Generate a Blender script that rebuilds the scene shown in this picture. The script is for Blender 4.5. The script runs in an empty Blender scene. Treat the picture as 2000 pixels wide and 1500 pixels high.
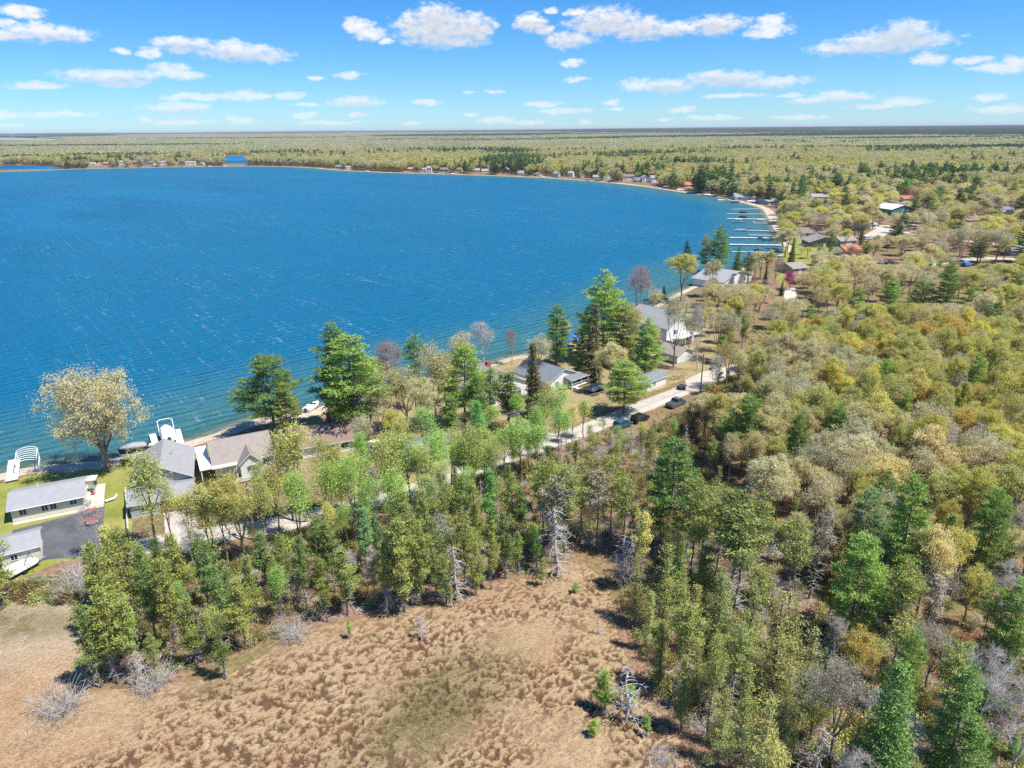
import bpy, math, random
import numpy as np
from mathutils import Matrix, Vector
from mathutils.geometry import delaunay_2d_cdt

random.seed(7)
RNG = np.random.default_rng(7)
S = bpy.context.scene
COL = S.collection
R = math.radians

# ------------------------------------------------------------------ camera
CAM_H = 58.0            # metres above the ground
F_PX = 1389.0           # focal length in pixels of a 2000 px wide frame
PITCH = math.atan((750 - 253) / F_PX)
ROLL = math.atan(19 / 2000)
cam_data = bpy.data.cameras.new('camera')
cam_data.sensor_width = 36.0
cam_data.lens = 36.0 * F_PX / 2000.0
cam_data.clip_start = 0.5
cam_data.clip_end = 90000.0
cam = bpy.data.objects.new('camera', cam_data)
COL.objects.link(cam)
cam.matrix_world = Matrix.Translation((0, 0, CAM_H)) @ Matrix.Rotation(R(90) - PITCH, 4, 'X') @ Matrix.Rotation(-ROLL, 4, 'Z')
S.camera = cam

def ray(px, py):
    x, y = (px - 1000) / F_PX, -(py - 750) / F_PX
    c, s = math.cos(ROLL), math.sin(ROLL)
    xr, yr = x * c + y * s, -x * s + y * c
    return (xr, math.cos(PITCH) + yr * math.sin(PITCH), -math.sin(PITCH) + yr * math.cos(PITCH))

def at(px, py, z=0.0):
    """the ground point seen at a pixel of the photograph"""
    d = ray(px, py)
    t = (z - CAM_H) / d[2]
    return Vector((d[0] * t, d[1] * t, z))

def proj(X, Y, Z):
    dz = Z - CAM_H
    f = Y * math.cos(PITCH) - dz * math.sin(PITCH)
    u = Y * math.sin(PITCH) + dz * math.cos(PITCH)
    xr, yr = X / f, u / f
    c, s = math.cos(ROLL), math.sin(ROLL)
    return 1000 + (xr * c - yr * s) * F_PX, 750 - (xr * s + yr * c) * F_PX

def height_to(p, ty):
    """height of a thing standing at p whose top shows at pixel row ty"""
    lo, hi = 0.2, 45.0
    for _ in range(40):
        m = (lo + hi) / 2
        if proj(p.x, p.y, p.z + m)[1] > ty: lo = m
        else: hi = m
    return lo

# ------------------------------------------------------------------ render settings, sun and sky
S.render.engine = 'CYCLES'
S.view_settings.view_transform = 'Standard'
S.view_settings.look = 'None'
S.view_settings.gamma = 1.0
S.view_settings.exposure = 0.55
S.cycles.max_bounces = 6
S.cycles.diffuse_bounces = 4
S.cycles.glossy_bounces = 2
S.cycles.transmission_bounces = 3
S.cycles.transparent_max_bounces = 8
S.cycles.volume_bounces = 0
S.cycles.caustics_reflective = False
S.cycles.caustics_refractive = False
S.cycles.use_denoising = False

SUN_EL, SUN_AZ = R(62), R(112)          # azimuth clockwise from the camera's forward axis
sd = Vector((math.sin(SUN_AZ) * math.cos(SUN_EL), math.cos(SUN_AZ) * math.cos(SUN_EL), math.sin(SUN_EL)))
sun = bpy.data.lights.new('sun', 'SUN')
sun.energy = 5.0
sun.angle = R(0.55)
sun.color = (1.0, 0.95, 0.86)
sun_o = bpy.data.objects.new('sun', sun)
sun_o.rotation_euler = (-sd).to_track_quat('-Z', 'Y').to_euler()
COL.objects.link(sun_o)

world = bpy.data.worlds.new('World')
S.world = world
world.use_nodes = True
world.cycles.sampling_method = 'NONE'      # a smooth sky: found by the bounces themselves
SKY_STRENGTH, SKY_SAT, SKY_VAL = 0.070, 1.15, 1.25
SKY_TINT = (0.60, 0.88, 1.22)        # a cooler white balance than the raw sky model

CLOUDS = [
 (37,22,34,10),(88,66,70,13),(78,54,24,12),(125,63,34,10),(10,70,30,8),(8,47,14,7),
 (865,58,95,30),(850,34,48,24),(925,58,42,28),(805,55,32,25),(880,82,60,9),
 (700,50,28,14),(725,66,30,13),(757,82,18,5),
 (1037,45,30,17),(1060,58,22,8),(1112,77,50,15),
 (1180,42,70,24),(1245,55,60,20),(1310,56,60,13),(1400,48,58,17),(1505,56,42,8),(1505,42,28,12),(1500,65,46,8),(1120,24,20,6),(1080,20,14,5),
 (1740,82,98,18),(1765,66,52,20),(1640,95,60,10),(1695,83,50,16),
 (1815,114,27,11),(1960,131,50,9),(1900,117,30,6),(1985,120,20,10),
 (360,84,55,10),(290,103,20,9),(350,98,30,6),(470,103,85,14),(455,92,30,12),(530,112,30,8),(240,101,14,5),
 (215,148,85,12),(240,163,45,7),(330,137,36,13),(360,146,38,8),
 (75,168,45,6),(683,147,33,7),(617,153,16,4),(1118,124,25,7),(1125,155,32,5),
 (380,190,65,7),(480,187,50,9),(565,187,35,7),(345,211,60,10),(110,223,58,6),(0,222,28,7),
 (695,200,55,11),(600,205,30,4),(835,199,30,6),(915,178,14,3),(965,177,17,4),
 (1240,166,32,12),(1300,168,60,12),(1415,153,80,14),(1500,160,80,10),(1430,186,60,5),(1540,186,30,4),
 (1640,190,60,10),(1580,196,40,5),(1765,197,45,8),(1700,210,45,5),(1192,198,18,6),(1205,212,20,4),(1332,213,32,6),(1100,217,55,6),(1060,203,40,6),
 (355,237,58,6),(470,234,30,7),(283,232,14,4),(595,226,28,7),(640,240,60,4),(700,226,24,4),(805,240,22,3),(920,225,15,3),(975,235,40,6),(1030,239,40,4),
 (1143,238,14,4),(1298,234,16,4),(1390,230,55,5),(1560,230,60,4),(1935,190,30,6),(1960,213,50,7),(10,247,25,3),
]

def build_world():
    nt = world.node_tree
    nt.nodes.clear()
    N, L = nt.nodes.new, nt.links.new
    def math_n(op, a, b=None, c=None, clamp=False):
        n = N('ShaderNodeMath'); n.operation = op; n.use_clamp = clamp
        for i, v in enumerate((a, b, c)):
            if v is None: continue
            if isinstance(v, (int, float)): n.inputs[i].default_value = v
            else: L(v, n.inputs[i])
        return n.outputs[0]
    def vmath(op, a, b=None, c=None, out=0):
        n = N('ShaderNodeVectorMath'); n.operation = op
        for i, v in enumerate((a, b, c)):
            if v is None: continue
            if isinstance(v, tuple): n.inputs[i].default_value = v
            else: L(v, n.inputs[i])
        return n.outputs[out]
    tc = N('ShaderNodeTexCoord')
    d = tc.outputs['Generated']
    sep = N('ShaderNodeSeparateXYZ'); L(d, sep.inputs[0])
    x, y, z = sep.outputs
    sky = N('ShaderNodeTexSky')
    sky.sky_type = 'NISHITA'
    sky.sun_disc = False
    sky.sun_elevation = SUN_EL
    sky.sun_rotation = SUN_AZ
    sky.altitude = 900
    sky.air_density = 1.0
    sky.dust_density = 0.15
    sky.ozone_density = 2.0
    hs = N('ShaderNodeHueSaturation')
    hs.inputs['Saturation'].default_value = SKY_SAT
    hs.inputs['Value'].default_value = SKY_VAL
    wb = N('ShaderNodeMix'); wb.data_type = 'RGBA'; wb.blend_type = 'MULTIPLY'; wb.inputs[0].default_value = 1.0
    wb.inputs[7].default_value = (*SKY_TINT, 1)
    L(sky.outputs[0], wb.inputs[6]); L(wb.outputs[2], hs.inputs['Color'])
    # azimuth and elevation in degrees
    az = math_n('MULTIPLY', math_n('ARCTAN2', x, y), 57.2958)
    el = math_n('MULTIPLY', math_n('ARCSINE', z), 57.2958)
    comb = N('ShaderNodeCombineXYZ'); L(az, comb.inputs[0]); L(el, comb.inputs[1])
    p0 = comb.outputs[0]
    def noise(vec, scale, detail=5, rough=.6, out='Fac'):
        n = N('ShaderNodeTexNoise'); n.inputs['Scale'].default_value = scale
        n.inputs['Detail'].default_value = detail; n.inputs['Roughness'].default_value = rough
        L(vec, n.inputs['Vector'])
        return n.outputs[out]
    stretched = vmath('MULTIPLY', p0, (0.55, 1.0, 1.0))
    warp = vmath('MULTIPLY', vmath('SUBTRACT', noise(stretched, 1.1, 4, .62, 'Color'), (.5, .5, .5)), (1.9, .62, 0))
    p = vmath('ADD', p0, warp)
    fine = math_n('SUBTRACT', noise(stretched, 2.6, 6, .62), 0.5)
    def field(vec, lobes):
        best = None
        for (cx, cy, rx, ry) in lobes:
            dd = Vector(ray(cx, cy)).normalized()
            a0 = math.degrees(math.atan2(dd.x, dd.y)); e0 = math.degrees(math.asin(dd.z))
            da = math.degrees(rx / F_PX) * 1.10; de = math.degrees(ry / F_PX) * 1.16
            q = vmath('MULTIPLY_ADD', vec, (1 / da, 1 / de, 0), (-a0 / da, -e0 / de, 0))
            r2 = vmath('DOT_PRODUCT', q, q, out=1)
            best = r2 if best is None else math_n('MINIMUM', best, r2)
        return best
    q = field(p, CLOUDS)
    dens = math_n('ADD', math_n('SUBTRACT', 1.0, q), math_n('MULTIPLY', fine, 2.0))
    mr = N('ShaderNodeMapRange'); mr.interpolation_type = 'SMOOTHSTEP'
    mr.inputs['From Min'].default_value = -0.02; mr.inputs['From Max'].default_value = 1.05
    L(dens, mr.inputs['Value'])
    # scattered clouds of the same kind over the rest of the sky
    zc = math_n('MAXIMUM', z, 0.03)
    pl = N('ShaderNodeCombineXYZ'); L(math_n('DIVIDE', x, zc), pl.inputs[0]); L(math_n('DIVIDE', y, zc), pl.inputs[1])
    gen = N('ShaderNodeMapRange'); gen.interpolation_type = 'SMOOTHSTEP'
    gen.inputs['From Min'].default_value = 0.60; gen.inputs['From Max'].default_value = 0.68
    L(noise(pl.outputs[0], 0.9, 6, .58), gen.inputs['Value'])
    out_az = math_n('GREATER_THAN', math_n('ABSOLUTE', az), 41.0)
    out_el = math_n('GREATER_THAN', el, 14.0)
    above = math_n('GREATER_THAN', z, 0.02)
    gmask = math_n('MULTIPLY', math_n('MULTIPLY', gen.outputs[0], math_n('MAXIMUM', out_az, out_el)), above)
    alpha = math_n('MAXIMUM', math_n('MULTIPLY', mr.outputs[0], 0.97), gmask)
    low = N('ShaderNodeMapRange'); low.inputs['From Min'].default_value = 0.3; low.inputs['From Max'].default_value = 7.0
    low.inputs['To Min'].default_value = 0.55; low.inputs['To Max'].default_value = 1.0
    L(el, low.inputs['Value'])
    alpha = math_n('MULTIPLY', alpha, low.outputs[0])
    # undersides a little greyer than the tops
    up = vmath('ADD', p, (0, 0.45, 0))
    q2 = field(up, [c for c in CLOUDS if c[2] * c[3] > 500])
    sh = N('ShaderNodeMapRange'); sh.inputs['From Min'].default_value = 0.1; sh.inputs['From Max'].default_value = 1.0
    sh.inputs['To Min'].default_value = 0.84; sh.inputs['To Max'].default_value = 1.0
    L(math_n('ADD', q2, math_n('MULTIPLY', fine, 1.2)), sh.inputs['Value'])
    ccol = N('ShaderNodeMix'); ccol.data_type = 'RGBA'; ccol.inputs[6].default_value = (7.0, 7.4, 8.1, 1); ccol.inputs[7].default_value = (9.6, 9.7, 9.8, 1)
    shn = N('ShaderNodeMapRange'); shn.inputs['From Min'].default_value = 0.84; shn.inputs['From Max'].default_value = 1.0
    L(sh.outputs[0], shn.inputs['Value']); L(shn.outputs[0], ccol.inputs[0])
    mix = N('ShaderNodeMix'); mix.data_type = 'RGBA'
    L(alpha, mix.inputs[0]); L(hs.outputs[0], mix.inputs[6]); L(ccol.outputs[2], mix.inputs[7])
    bg = N('ShaderNodeBackground'); bg.inputs['Strength'].default_value = SKY_STRENGTH
    L(mix.outputs[2], bg.inputs['Color'])
    out = N('ShaderNodeOutputWorld'); L(bg.outputs[0], out.inputs[0])
build_world()

# ------------------------------------------------------------------ materials
MATS = {}
class NT:
    def __init__(s, mat):
        mat.use_nodes = True
        s.t = mat.node_tree; s.t.nodes.clear()
    def n(s, kind, **kw):
        o = s.t.nodes.new(kind)
        for k, v in kw.items():
            if k.startswith('i_'): o.inputs[k[2:].replace('_', ' ')].default_value = v
            else: setattr(o, k, v)
        return o
    def l(s, a, b): s.t.links.new(a, b)
    def math(s, op, a, b=None, clamp=False):
        n = s.n('ShaderNodeMath', operation=op, use_clamp=clamp)
        for i, v in enumerate((a, b)):
            if v is None: continue
            if isinstance(v, (int, float)): n.inputs[i].default_value = v
            else: s.l(v, n.inputs[i])
        return n.outputs[0]
    def noise(s, vec, scale, detail=4, rough=.55, out='Fac'):
        n = s.n('ShaderNodeTexNoise'); n.inputs['Scale'].default_value = scale
        n.inputs['Detail'].default_value = detail; n.inputs['Roughness'].default_value = rough
        s.l(vec, n.inputs['Vector']); return n.outputs[out]
    def ramp(s, fac, stops):
        n = s.n('ShaderNodeValToRGB'); e = n.color_ramp.elements
        while len(e) < len(stops): e.new(0.5)
        for k, (p, c) in zip(e, stops):
            k.position = p; k.color = (*c, 1)
        s.l(fac, n.inputs[0]); return n.outputs[0]
    def mix(s, fac, a, b, mode='MIX'):
        n = s.n('ShaderNodeMix', data_type='RGBA', blend_type=mode)
        for sock, v in ((n.inputs[0], fac), (n.inputs[6], a), (n.inputs[7], b)):
            if isinstance(v, (int, float)): sock.default_value = v
            elif isinstance(v, tuple): sock.default_value = (*v, 1)
            else: s.l(v, sock)
        return n.outputs[2]
    def rng(s, v, a, b, c=0., d=1., smooth=True):
        n = s.n('ShaderNodeMapRange'); n.interpolation_type = 'SMOOTHSTEP' if smooth else 'LINEAR'
        for k, val in zip(('From Min', 'From Max', 'To Min', 'To Max'), (a, b, c, d)): n.inputs[k].default_value = val
        s.l(v, n.inputs['Value']); return n.outputs[0]
    def obj(s): return s.n('ShaderNodeTexCoord').outputs['Object']
    def pos(s): return s.n('ShaderNodeNewGeometry').outputs['Position']
    def scalevec(s, vec, sc, rot=0.0):
        n = s.n('ShaderNodeMapping', vector_type='TEXTURE'); n.inputs['Scale'].default_value = tuple(1 / k for k in sc); n.inputs['Rotation'].default_value = (0, 0, -rot)
        s.l(vec, n.inputs['Vector']); return n.outputs[0]
    def attr(s, name, kind='GEOMETRY', out='Fac'):
        n = s.n('ShaderNodeAttribute', attribute_name=name, attribute_type=kind); return n.outputs[out]
    def principled(s, col, rough=.7, spec=.3, bump=None, bump_d=.05, bump_s=.6, metal=0.):
        b = s.n('ShaderNodeBsdfPrincipled'); b.inputs['Roughness'].default_value = rough
        b.inputs['Specular IOR Level'].default_value = spec; b.inputs['Metallic'].default_value = metal
        if isinstance(col, tuple): b.inputs['Base Color'].default_value = (*col, 1)
        else: s.l(col, b.inputs['Base Color'])
        if bump is not None:
            bn = s.n('ShaderNodeBump'); bn.inputs['Strength'].default_value = bump_s; bn.inputs['Distance'].default_value = bump_d
            s.l(bump, bn.inputs['Height']); s.l(bn.outputs[0], b.inputs['Normal'])
        return b.outputs[0]
    def out(s, sh): s.l(sh, s.n('ShaderNodeOutputMaterial').inputs[0])

def new_mat(name):
    m = bpy.data.materials.new(name); MATS[name] = m
    return m, NT(m)

def plain(name, col, rough=.65, spec=.3, var=.12, scale=2.0, metal=0., bands=None, bump=.0):
    """a colour with mottling, and optional fine courses (siding boards, shingle rows) along one axis"""
    m, t = new_mat(name)
    v = t.obj()
    n1 = t.noise(v, scale, 5, .6)
    n2 = t.noise(v, scale * 9, 3, .6)
    f = t.math('ADD', t.math('MULTIPLY', n1, .6), t.math('MULTIPLY', n2, .4))
    lo = tuple(c * (1 - var) for c in col); hi = tuple(min(1, c * (1 + var)) for c in col)
    c = t.ramp(f, [(.3, lo), (.7, hi)])
    h = n2
    if bands:
        axis, step, dark = bands
        sep = t.n('ShaderNodeSeparateXYZ'); t.l(v, sep.inputs[0])
        fr = t.math('FRACT', t.math('DIVIDE', sep.outputs[axis], step))
        line = t.rng(fr, 0.0, 0.22, dark, 1.0)
        c = t.mix(1.0, c, line, 'MULTIPLY')
        h = fr
    t.out(t.principled(c, rough, spec, h if bump else None, .04, bump, metal))
    return m

def leaf_mat(name, trans=.35, var=.45, inst=True, rough=.6):
    """leaves and needles: colour from the tree's own tint, varied leaf by leaf"""
    m, t = new_mat(name)
    tint = t.attr('tint', 'INSTANCER', 'Color')
    isl = t.n('ShaderNodeNewGeometry').outputs['Random Per Island']
    val = t.rng(isl, 0, 1, 1 - var, 1 + var, False)
    hs = t.n('ShaderNodeHueSaturation')
    hs.inputs['Saturation'].default_value = 1.0
    t.l(val, hs.inputs['Value']); t.l(tint, hs.inputs['Color'])
    hue = t.rng(t.math('FRACT', t.math('MULTIPLY', isl, 37.7)), 0, 1, .475, .525, False)
    t.l(hue, hs.inputs['Hue'])
    c = hs.outputs[0]
    d = t.n('ShaderNodeBsdfDiffuse'); tr = t.n('ShaderNodeBsdfTranslucent')
    t.l(c, d.inputs['Color']); t.l(c, tr.inputs['Color'])
    mx = t.n('ShaderNodeMixShader'); mx.inputs[0].default_value = trans
    t.l(d.outputs[0], mx.inputs[1]); t.l(tr.outputs[0], mx.inputs[2])
    t.out(mx.outputs[0])
    return m

def bark_mat(name, col, var=.35):
    m, t = new_mat(name)
    v = t.obj()
    n = t.noise(t.scalevec(v, (1, 1, .35)), 5.0, 4, .6)
    c = t.ramp(n, [(.3, tuple(c * (1 - var) for c in col)), (.7, tuple(c * (1 + var) for c in col))])
    t.out(t.principled(c, .9, .1))
    return m

leaf_mat('leaf', .46, .36); leaf_mat('needle', .28, .36)
bark_mat('bark_oak', (.23, .19, .14)); bark_mat('bark_pine', (.17, .14, .12)); bark_mat('bark_pale', (.36, .33, .27))
bark_mat('bark_dead', (.50, .47, .45), .3); bark_mat('bark_red', (.36, .26, .23))
plain('roof_grey', (.30, .30, .31), .85, .1, .16, 1.2, bands=(2, .14, .82), bump=.3)
plain('roof_light', (.31, .32, .335), .85, .1, .12, 1.0, bands=(2, .14, .86), bump=.3)
plain('roof_slate', (.19, .21, .235), .8, .15, .15, 1.2, bands=(2, .14, .8), bump=.3)
plain('roof_taupe', (.30, .265, .24), .85, .1, .16, 1.2, bands=(2, .14, .8), bump=.3)
plain('roof_brown', (.25, .18, .15), .85, .1, .18, 1.2, bands=(2, .14, .8), bump=.3)
plain('roof_metal_white', (.72, .74, .76), .4, .4, .05, 1.0)
plain('roof_red', (.50, .16, .09), .7, .2, .12); plain('roof_orange', (.58, .27, .12), .7, .2, .12)
plain('wall_white', (.74, .74, .73), .7, .2, .06, .6, bands=(2, .18, .88))
plain('wall_sage', (.62, .62, .48), .7, .2, .06, .6, bands=(2, .18, .86))
plain('wall_grey', (.40, .42, .44), .7, .2, .08, .6, bands=(2, .18, .86))
plain('wall_tan', (.42, .34, .25), .75, .2, .1, .6, bands=(2, .18, .84))
plain('wall_brown', (.22, .17, .135), .75, .2, .12, .6, bands=(2, .18, .84))
plain('wall_red', (.32, .07, .055), .7, .2, .1, .6, bands=(2, .18, .84))
plain('wall_teal', (.09, .24, .24), .6, .3, .08, .6); plain('wall_aqua', (.35, .58, .62), .6, .3, .08, .6)
plain('brick', (.34, .12, .075), .9, .1, .3, 3.0, bands=(2, .12, .75))
plain('white_paint', (.78, .78, .77), .5, .3, .05, .7)
plain('concrete', (.52, .48, .42), .85, .15, .12, .8)
plain('dock_white', (.66, .66, .65), .7, .2, .1, .8, bands=(0, .35, .8))
plain('dock_wood', (.34, .30, .26), .8, .15, .2, .8, bands=(0, .3, .7))
plain('metal', (.55, .57, .60), .35, .5, .06, 1.0, metal=.7)
plain('canvas_white', (.76, .75, .72), .7, .2, .06, .8); plain('canvas_blue', (.05, .17, .42), .6, .2, .12, .8)
plain('canvas_dark', (.06, .065, .08), .7, .2, .2, .8); plain('canvas_grey', (.32, .33, .34), .7, .2, .1, .8)
plain('pole_wood', (.20, .15, .115), .85, .1, .2, 1.5)
plain('plastic_green', (.13, .30, .22), .5, .3, .1); plain('plastic_red', (.42, .05, .06), .45, .4, .1)
plain('rubber', (.022, .022, .024), .8, .2, .1); plain('chrome', (.6, .6, .62), .25, .5, .03, metal=.9)
plain('garage_door', (.72, .72, .70), .6, .25, .04, .5, bands=(2, .55, .75))
plain('garage_door_brown', (.20, .13, .10), .6, .25, .1, .5, bands=(2, .55, .7))
plain('wire', (.45, .44, .42), .6, .3, .02)
for nm, c in dict(car_red=(.36, .03, .06), car_black=(.012, .014, .018), car_blue=(.02, .10, .16), car_grey=(.10, .11, .13),
                  car_silver=(.45, .46, .48), car_white=(.74, .74, .74), hull_white=(.76, .77, .78), hull_dark=(.05, .055, .07), hull_blue=(.04, .17, .45), hull_red=(.5, .05, .04)).items():
    plain(nm, c, .3, .5, .04)
m, t = new_mat('glass'); t.out(t.principled((.035, .05, .065), .08, .7))
m, t = new_mat('lens'); t.out(t.principled((.7, .68, .6), .15, .6))

def ground_mats():
    # leaf litter under the trees, with low green patches
    m, t = new_mat('forest_floor'); v = t.pos()
    a = t.noise(v, .11, 5, .6); b = t.noise(v, 1.4, 6, .65); c = t.noise(v, .035, 4, .6)
    litter = t.ramp(b, [(.25, (.10, .062, .04)), (.5, (.24, .15, .10)), (.75, (.36, .25, .165))])
    green = t.ramp(b, [(.3, (.09, .085, .03)), (.7, (.25, .22, .09))])
    f = t.rng(t.math('ADD', t.math('MULTIPLY', a, .55), t.math('MULTIPLY', c, .45)), .46, .56)
    t.out(t.principled(t.mix(t.math('MULTIPLY', f, .75), litter, green), .95, .05, b, .12, .8))
    # far woodland floor
    m, t = new_mat('lawn'); v = t.pos()
    a = t.noise(v, .16, 4, .6); b = t.noise(v, 2.5, 5, .65)
    col = t.ramp(t.math('ADD', t.math('MULTIPLY', a, .6), t.math('MULTIPLY', b, .4)), [(.35, (.14, .17, .035)), (.5, (.24, .25, .06)), (.66, (.36, .31, .13))])
    t.out(t.principled(col, .95, .05, b, .06, .7))
    m, t = new_mat('dry_yard'); v = t.pos()
    a = t.noise(v, .25, 4, .6); b = t.noise(v, 2.0, 6, .65)
    col = t.ramp(t.math('ADD', t.math('MULTIPLY', a, .55), t.math('MULTIPLY', b, .45)), [(.35, (.17, .16, .065)), (.5, (.29, .235, .125)), (.66, (.40, .30, .19))])
    t.out(t.principled(col, .95, .05, b, .06, .7))
    m, t = new_mat('gravel'); v = t.pos()
    a = t.noise(v, .35, 4, .6); b = t.noise(v, 4.0, 5, .7)
    col = t.ramp(t.math('ADD', t.math('MULTIPLY', a, .5), t.math('MULTIPLY', b, .5)), [(.3, (.33, .285, .24)), (.5, (.47, .43, .38)), (.7, (.57, .53, .48))])
    t.out(t.principled(col, .95, .08, b, .05, .8))
    # the lane: worn pale wheel tracks, a duller crown and grassy fringes
    m, t = new_mat('gravel_lane'); v = t.pos(); ac = t.math('ABSOLUTE', t.attr('across'))
    a = t.noise(v, .35, 4, .6); b = t.noise(v, 4.0, 5, .7)
    col = t.ramp(t.math('ADD', t.math('MULTIPLY', a, .5), t.math('MULTIPLY', b, .5)), [(.3, (.33, .285, .24)), (.5, (.47, .43, .38)), (.7, (.57, .53, .48))])
    wob = t.math('ADD', ac, t.math('MULTIPLY', t.math('SUBTRACT', a, .5), .5))
    crown_ = t.rng(wob, .05, .26, .75, 0); fringe = t.rng(wob, .74, .98, 0, .9)
    dull = t.ramp(b, [(.3, (.22, .19, .12)), (.7, (.42, .37, .28))]); grass = t.ramp(b, [(.3, (.13, .13, .04)), (.7, (.30, .26, .11))])
    col = t.mix(fringe, t.mix(t.math('MULTIPLY', crown_, .6), col, dull), grass)
    t.out(t.principled(col, .95, .08, b, .05, .8))
    m, t = new_mat('asphalt'); v = t.pos()
    a = t.noise(v, .3, 4, .6); b = t.noise(v, 5.0, 5, .7)
    col = t.ramp(t.math('ADD', t.math('MULTIPLY', a, .6), t.math('MULTIPLY', b, .4)), [(.3, (.06, .062, .07)), (.5, (.105, .108, .12)), (.7, (.165, .165, .175))])
    t.out(t.principled(col, .85, .2, b, .02, .5))
    m, t = new_mat('sand'); v = t.pos()
    a = t.noise(v, .4, 4, .6); b = t.noise(v, 3.0, 5, .7)
    col = t.ramp(t.math('ADD', t.math('MULTIPLY', a, .5), t.math('MULTIPLY', b, .5)), [(.3, (.33, .26, .19)), (.5, (.48, .40, .31)), (.7, (.58, .50, .40))])
    t.out(t.principled(col, .95, .05, b, .04, .6))
    m, t = new_mat('lake_bed'); v = t.pos()
    b = t.noise(v, .5, 5, .65)
    col = t.ramp(b, [(.35, (.20, .17, .11)), (.5, (.32, .28, .20)), (.66, (.40, .36, .27))])
    t.out(t.principled(col, .95, .05))
ground_mats()

WIND = 0.0
def water_mat():
    m, t = new_mat('lake_water'); v = t.pos()
    # waves: crests across the wind
    w1 = t.n('ShaderNodeTexWave', wave_type='BANDS', bands_direction='Y'); w1.inputs['Scale'].default_value = .11
    w1.inputs['Distortion'].default_value = 5.5; w1.inputs['Detail'].default_value = 3; w1.inputs['Detail Scale'].default_value = .55; w1.inputs['Detail Roughness'].default_value = .6
    t.l(t.scalevec(v, (.55, 1, 1), STREAK), w1.inputs['Vector'])
    n1 = t.noise(t.scalevec(v, (.30, 1, 1), STREAK), .42, 5, .62)
    n2 = t.noise(t.scalevec(v, (.5, 1, 1), STREAK + .1), 1.7, 4, .6)
    h = t.math('ADD', t.math('MULTIPLY', w1.outputs['Fac'], .20), t.math('ADD', t.math('MULTIPLY', n1, 1.30), t.math('MULTIPLY', n2, .22)))
    big = t.noise(t.scalevec(v, (1, .38, 1), STREAK - .1), .010, 5, .62)
    shore = t.attr('shore')
    deep = t.ramp(t.math('ADD', t.math('MULTIPLY', big, .75), t.math('MULTIPLY', n1, .30)), [(.40, (.0, .052, .140)), (.50, (.0, .112, .258)), (.60, (.005, .190, .385))])
    mid = t.mix(t.rng(shore, 4, 55), (.045, .165, .19), t.mix(t.rng(shore, 40, 420), (.002, .132, .258), deep))
    # foam streaks drawn out along the wind
    sv = t.scalevec(v, (1, .045, 1), STREAK)
    st = t.noise(sv, .21, 3, .5)
    brk = t.noise(v, .30, 5, .7)
    line = t.math('MULTIPLY', t.rng(t.math('ABSOLUTE', t.math('SUBTRACT', st, .5)), 0.0, .013, 1, 0), t.rng(brk, .44, .72))
    patch = t.rng(t.noise(v, .013, 3, .5), .36, .56)
    foam = t.math('MULTIPLY', t.math('MULTIPLY', line, patch), .36)
    col = t.mix(foam, mid, (.62, .70, .75))
    bn = t.n('ShaderNodeBump'); bn.inputs['Strength'].default_value = 1.0; bn.inputs['Distance'].default_value = 2.3
    t.l(h, bn.inputs['Height'])
    b = t.n('ShaderNodeBsdfPrincipled')
    t.l(col, b.inputs['Base Color']); b.inputs['Roughness'].default_value = .36; b.inputs['IOR'].default_value = 1.33
    b.inputs['Specular IOR Level'].default_value = .08
    t.l(bn.outputs[0], b.inputs['Normal'])
    tr = t.n('ShaderNodeBsdfTransparent'); tr.inputs[0].default_value = (.82, .95, .96, 1)
    mx = t.n('ShaderNodeMixShader')
    t.l(t.rng(shore, 0.0, 9.0, .12, 1.0), mx.inputs[0])
    t.l(tr.outputs[0], mx.inputs[1]); t.l(b.outputs[0], mx.inputs[2])
    t.out(mx.outputs[0])
STREAK = R(142)                              # turns the streaks' direction onto the texture's y axis
water_mat()

# ------------------------------------------------------------------ mesh helpers
def mesh_np(name, V, quads=None, tris=None, mats=(), midx=None, smooth=False):
    me = bpy.data.meshes.new(name)
    V = np.asarray(V, np.float32).reshape(-1, 3)
    q = np.zeros((0, 4), np.int32) if quads is None else np.asarray(quads, np.int32).reshape(-1, 4)
    tr = np.zeros((0, 3), np.int32) if tris is None else np.asarray(tris, np.int32).reshape(-1, 3)
    nl, npoly = q.size + tr.size, len(q) + len(tr)
    me.vertices.add(len(V)); me.loops.add(nl); me.polygons.add(npoly)
    me.vertices.foreach_set('co', V.ravel())
    me.loops.foreach_set('vertex_index', np.concatenate([q.ravel(), tr.ravel()]))
    st = np.concatenate([np.arange(len(q)) * 4, q.size + np.arange(len(tr)) * 3]).astype(np.int32)
    me.polygons.foreach_set('loop_start', st)
    for m in mats: me.materials.append(MATS[m])
    if midx is not None: me.polygons.foreach_set('material_index', np.asarray(midx, np.int32))
    me.polygons.foreach_set('use_smooth', np.full(npoly, smooth))
    me.update(calc_edges=True)
    me.validate()
    return me

def link(name, data, parent=None, loc=None, rz=None):
    o = bpy.data.objects.new(name, data)
    COL.objects.link(o)
    if parent is not None: o.parent = parent
    if loc is not None: o.location = loc
    if rz is not None: o.rotation_euler = (0, 0, rz)
    return o

def tag(o, label=None, cat=None, group=None, kind=None):
    for k, v in (('label', label), ('category', cat), ('group', group), ('kind', kind)):
        if v: o[k] = v
    return o

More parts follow.
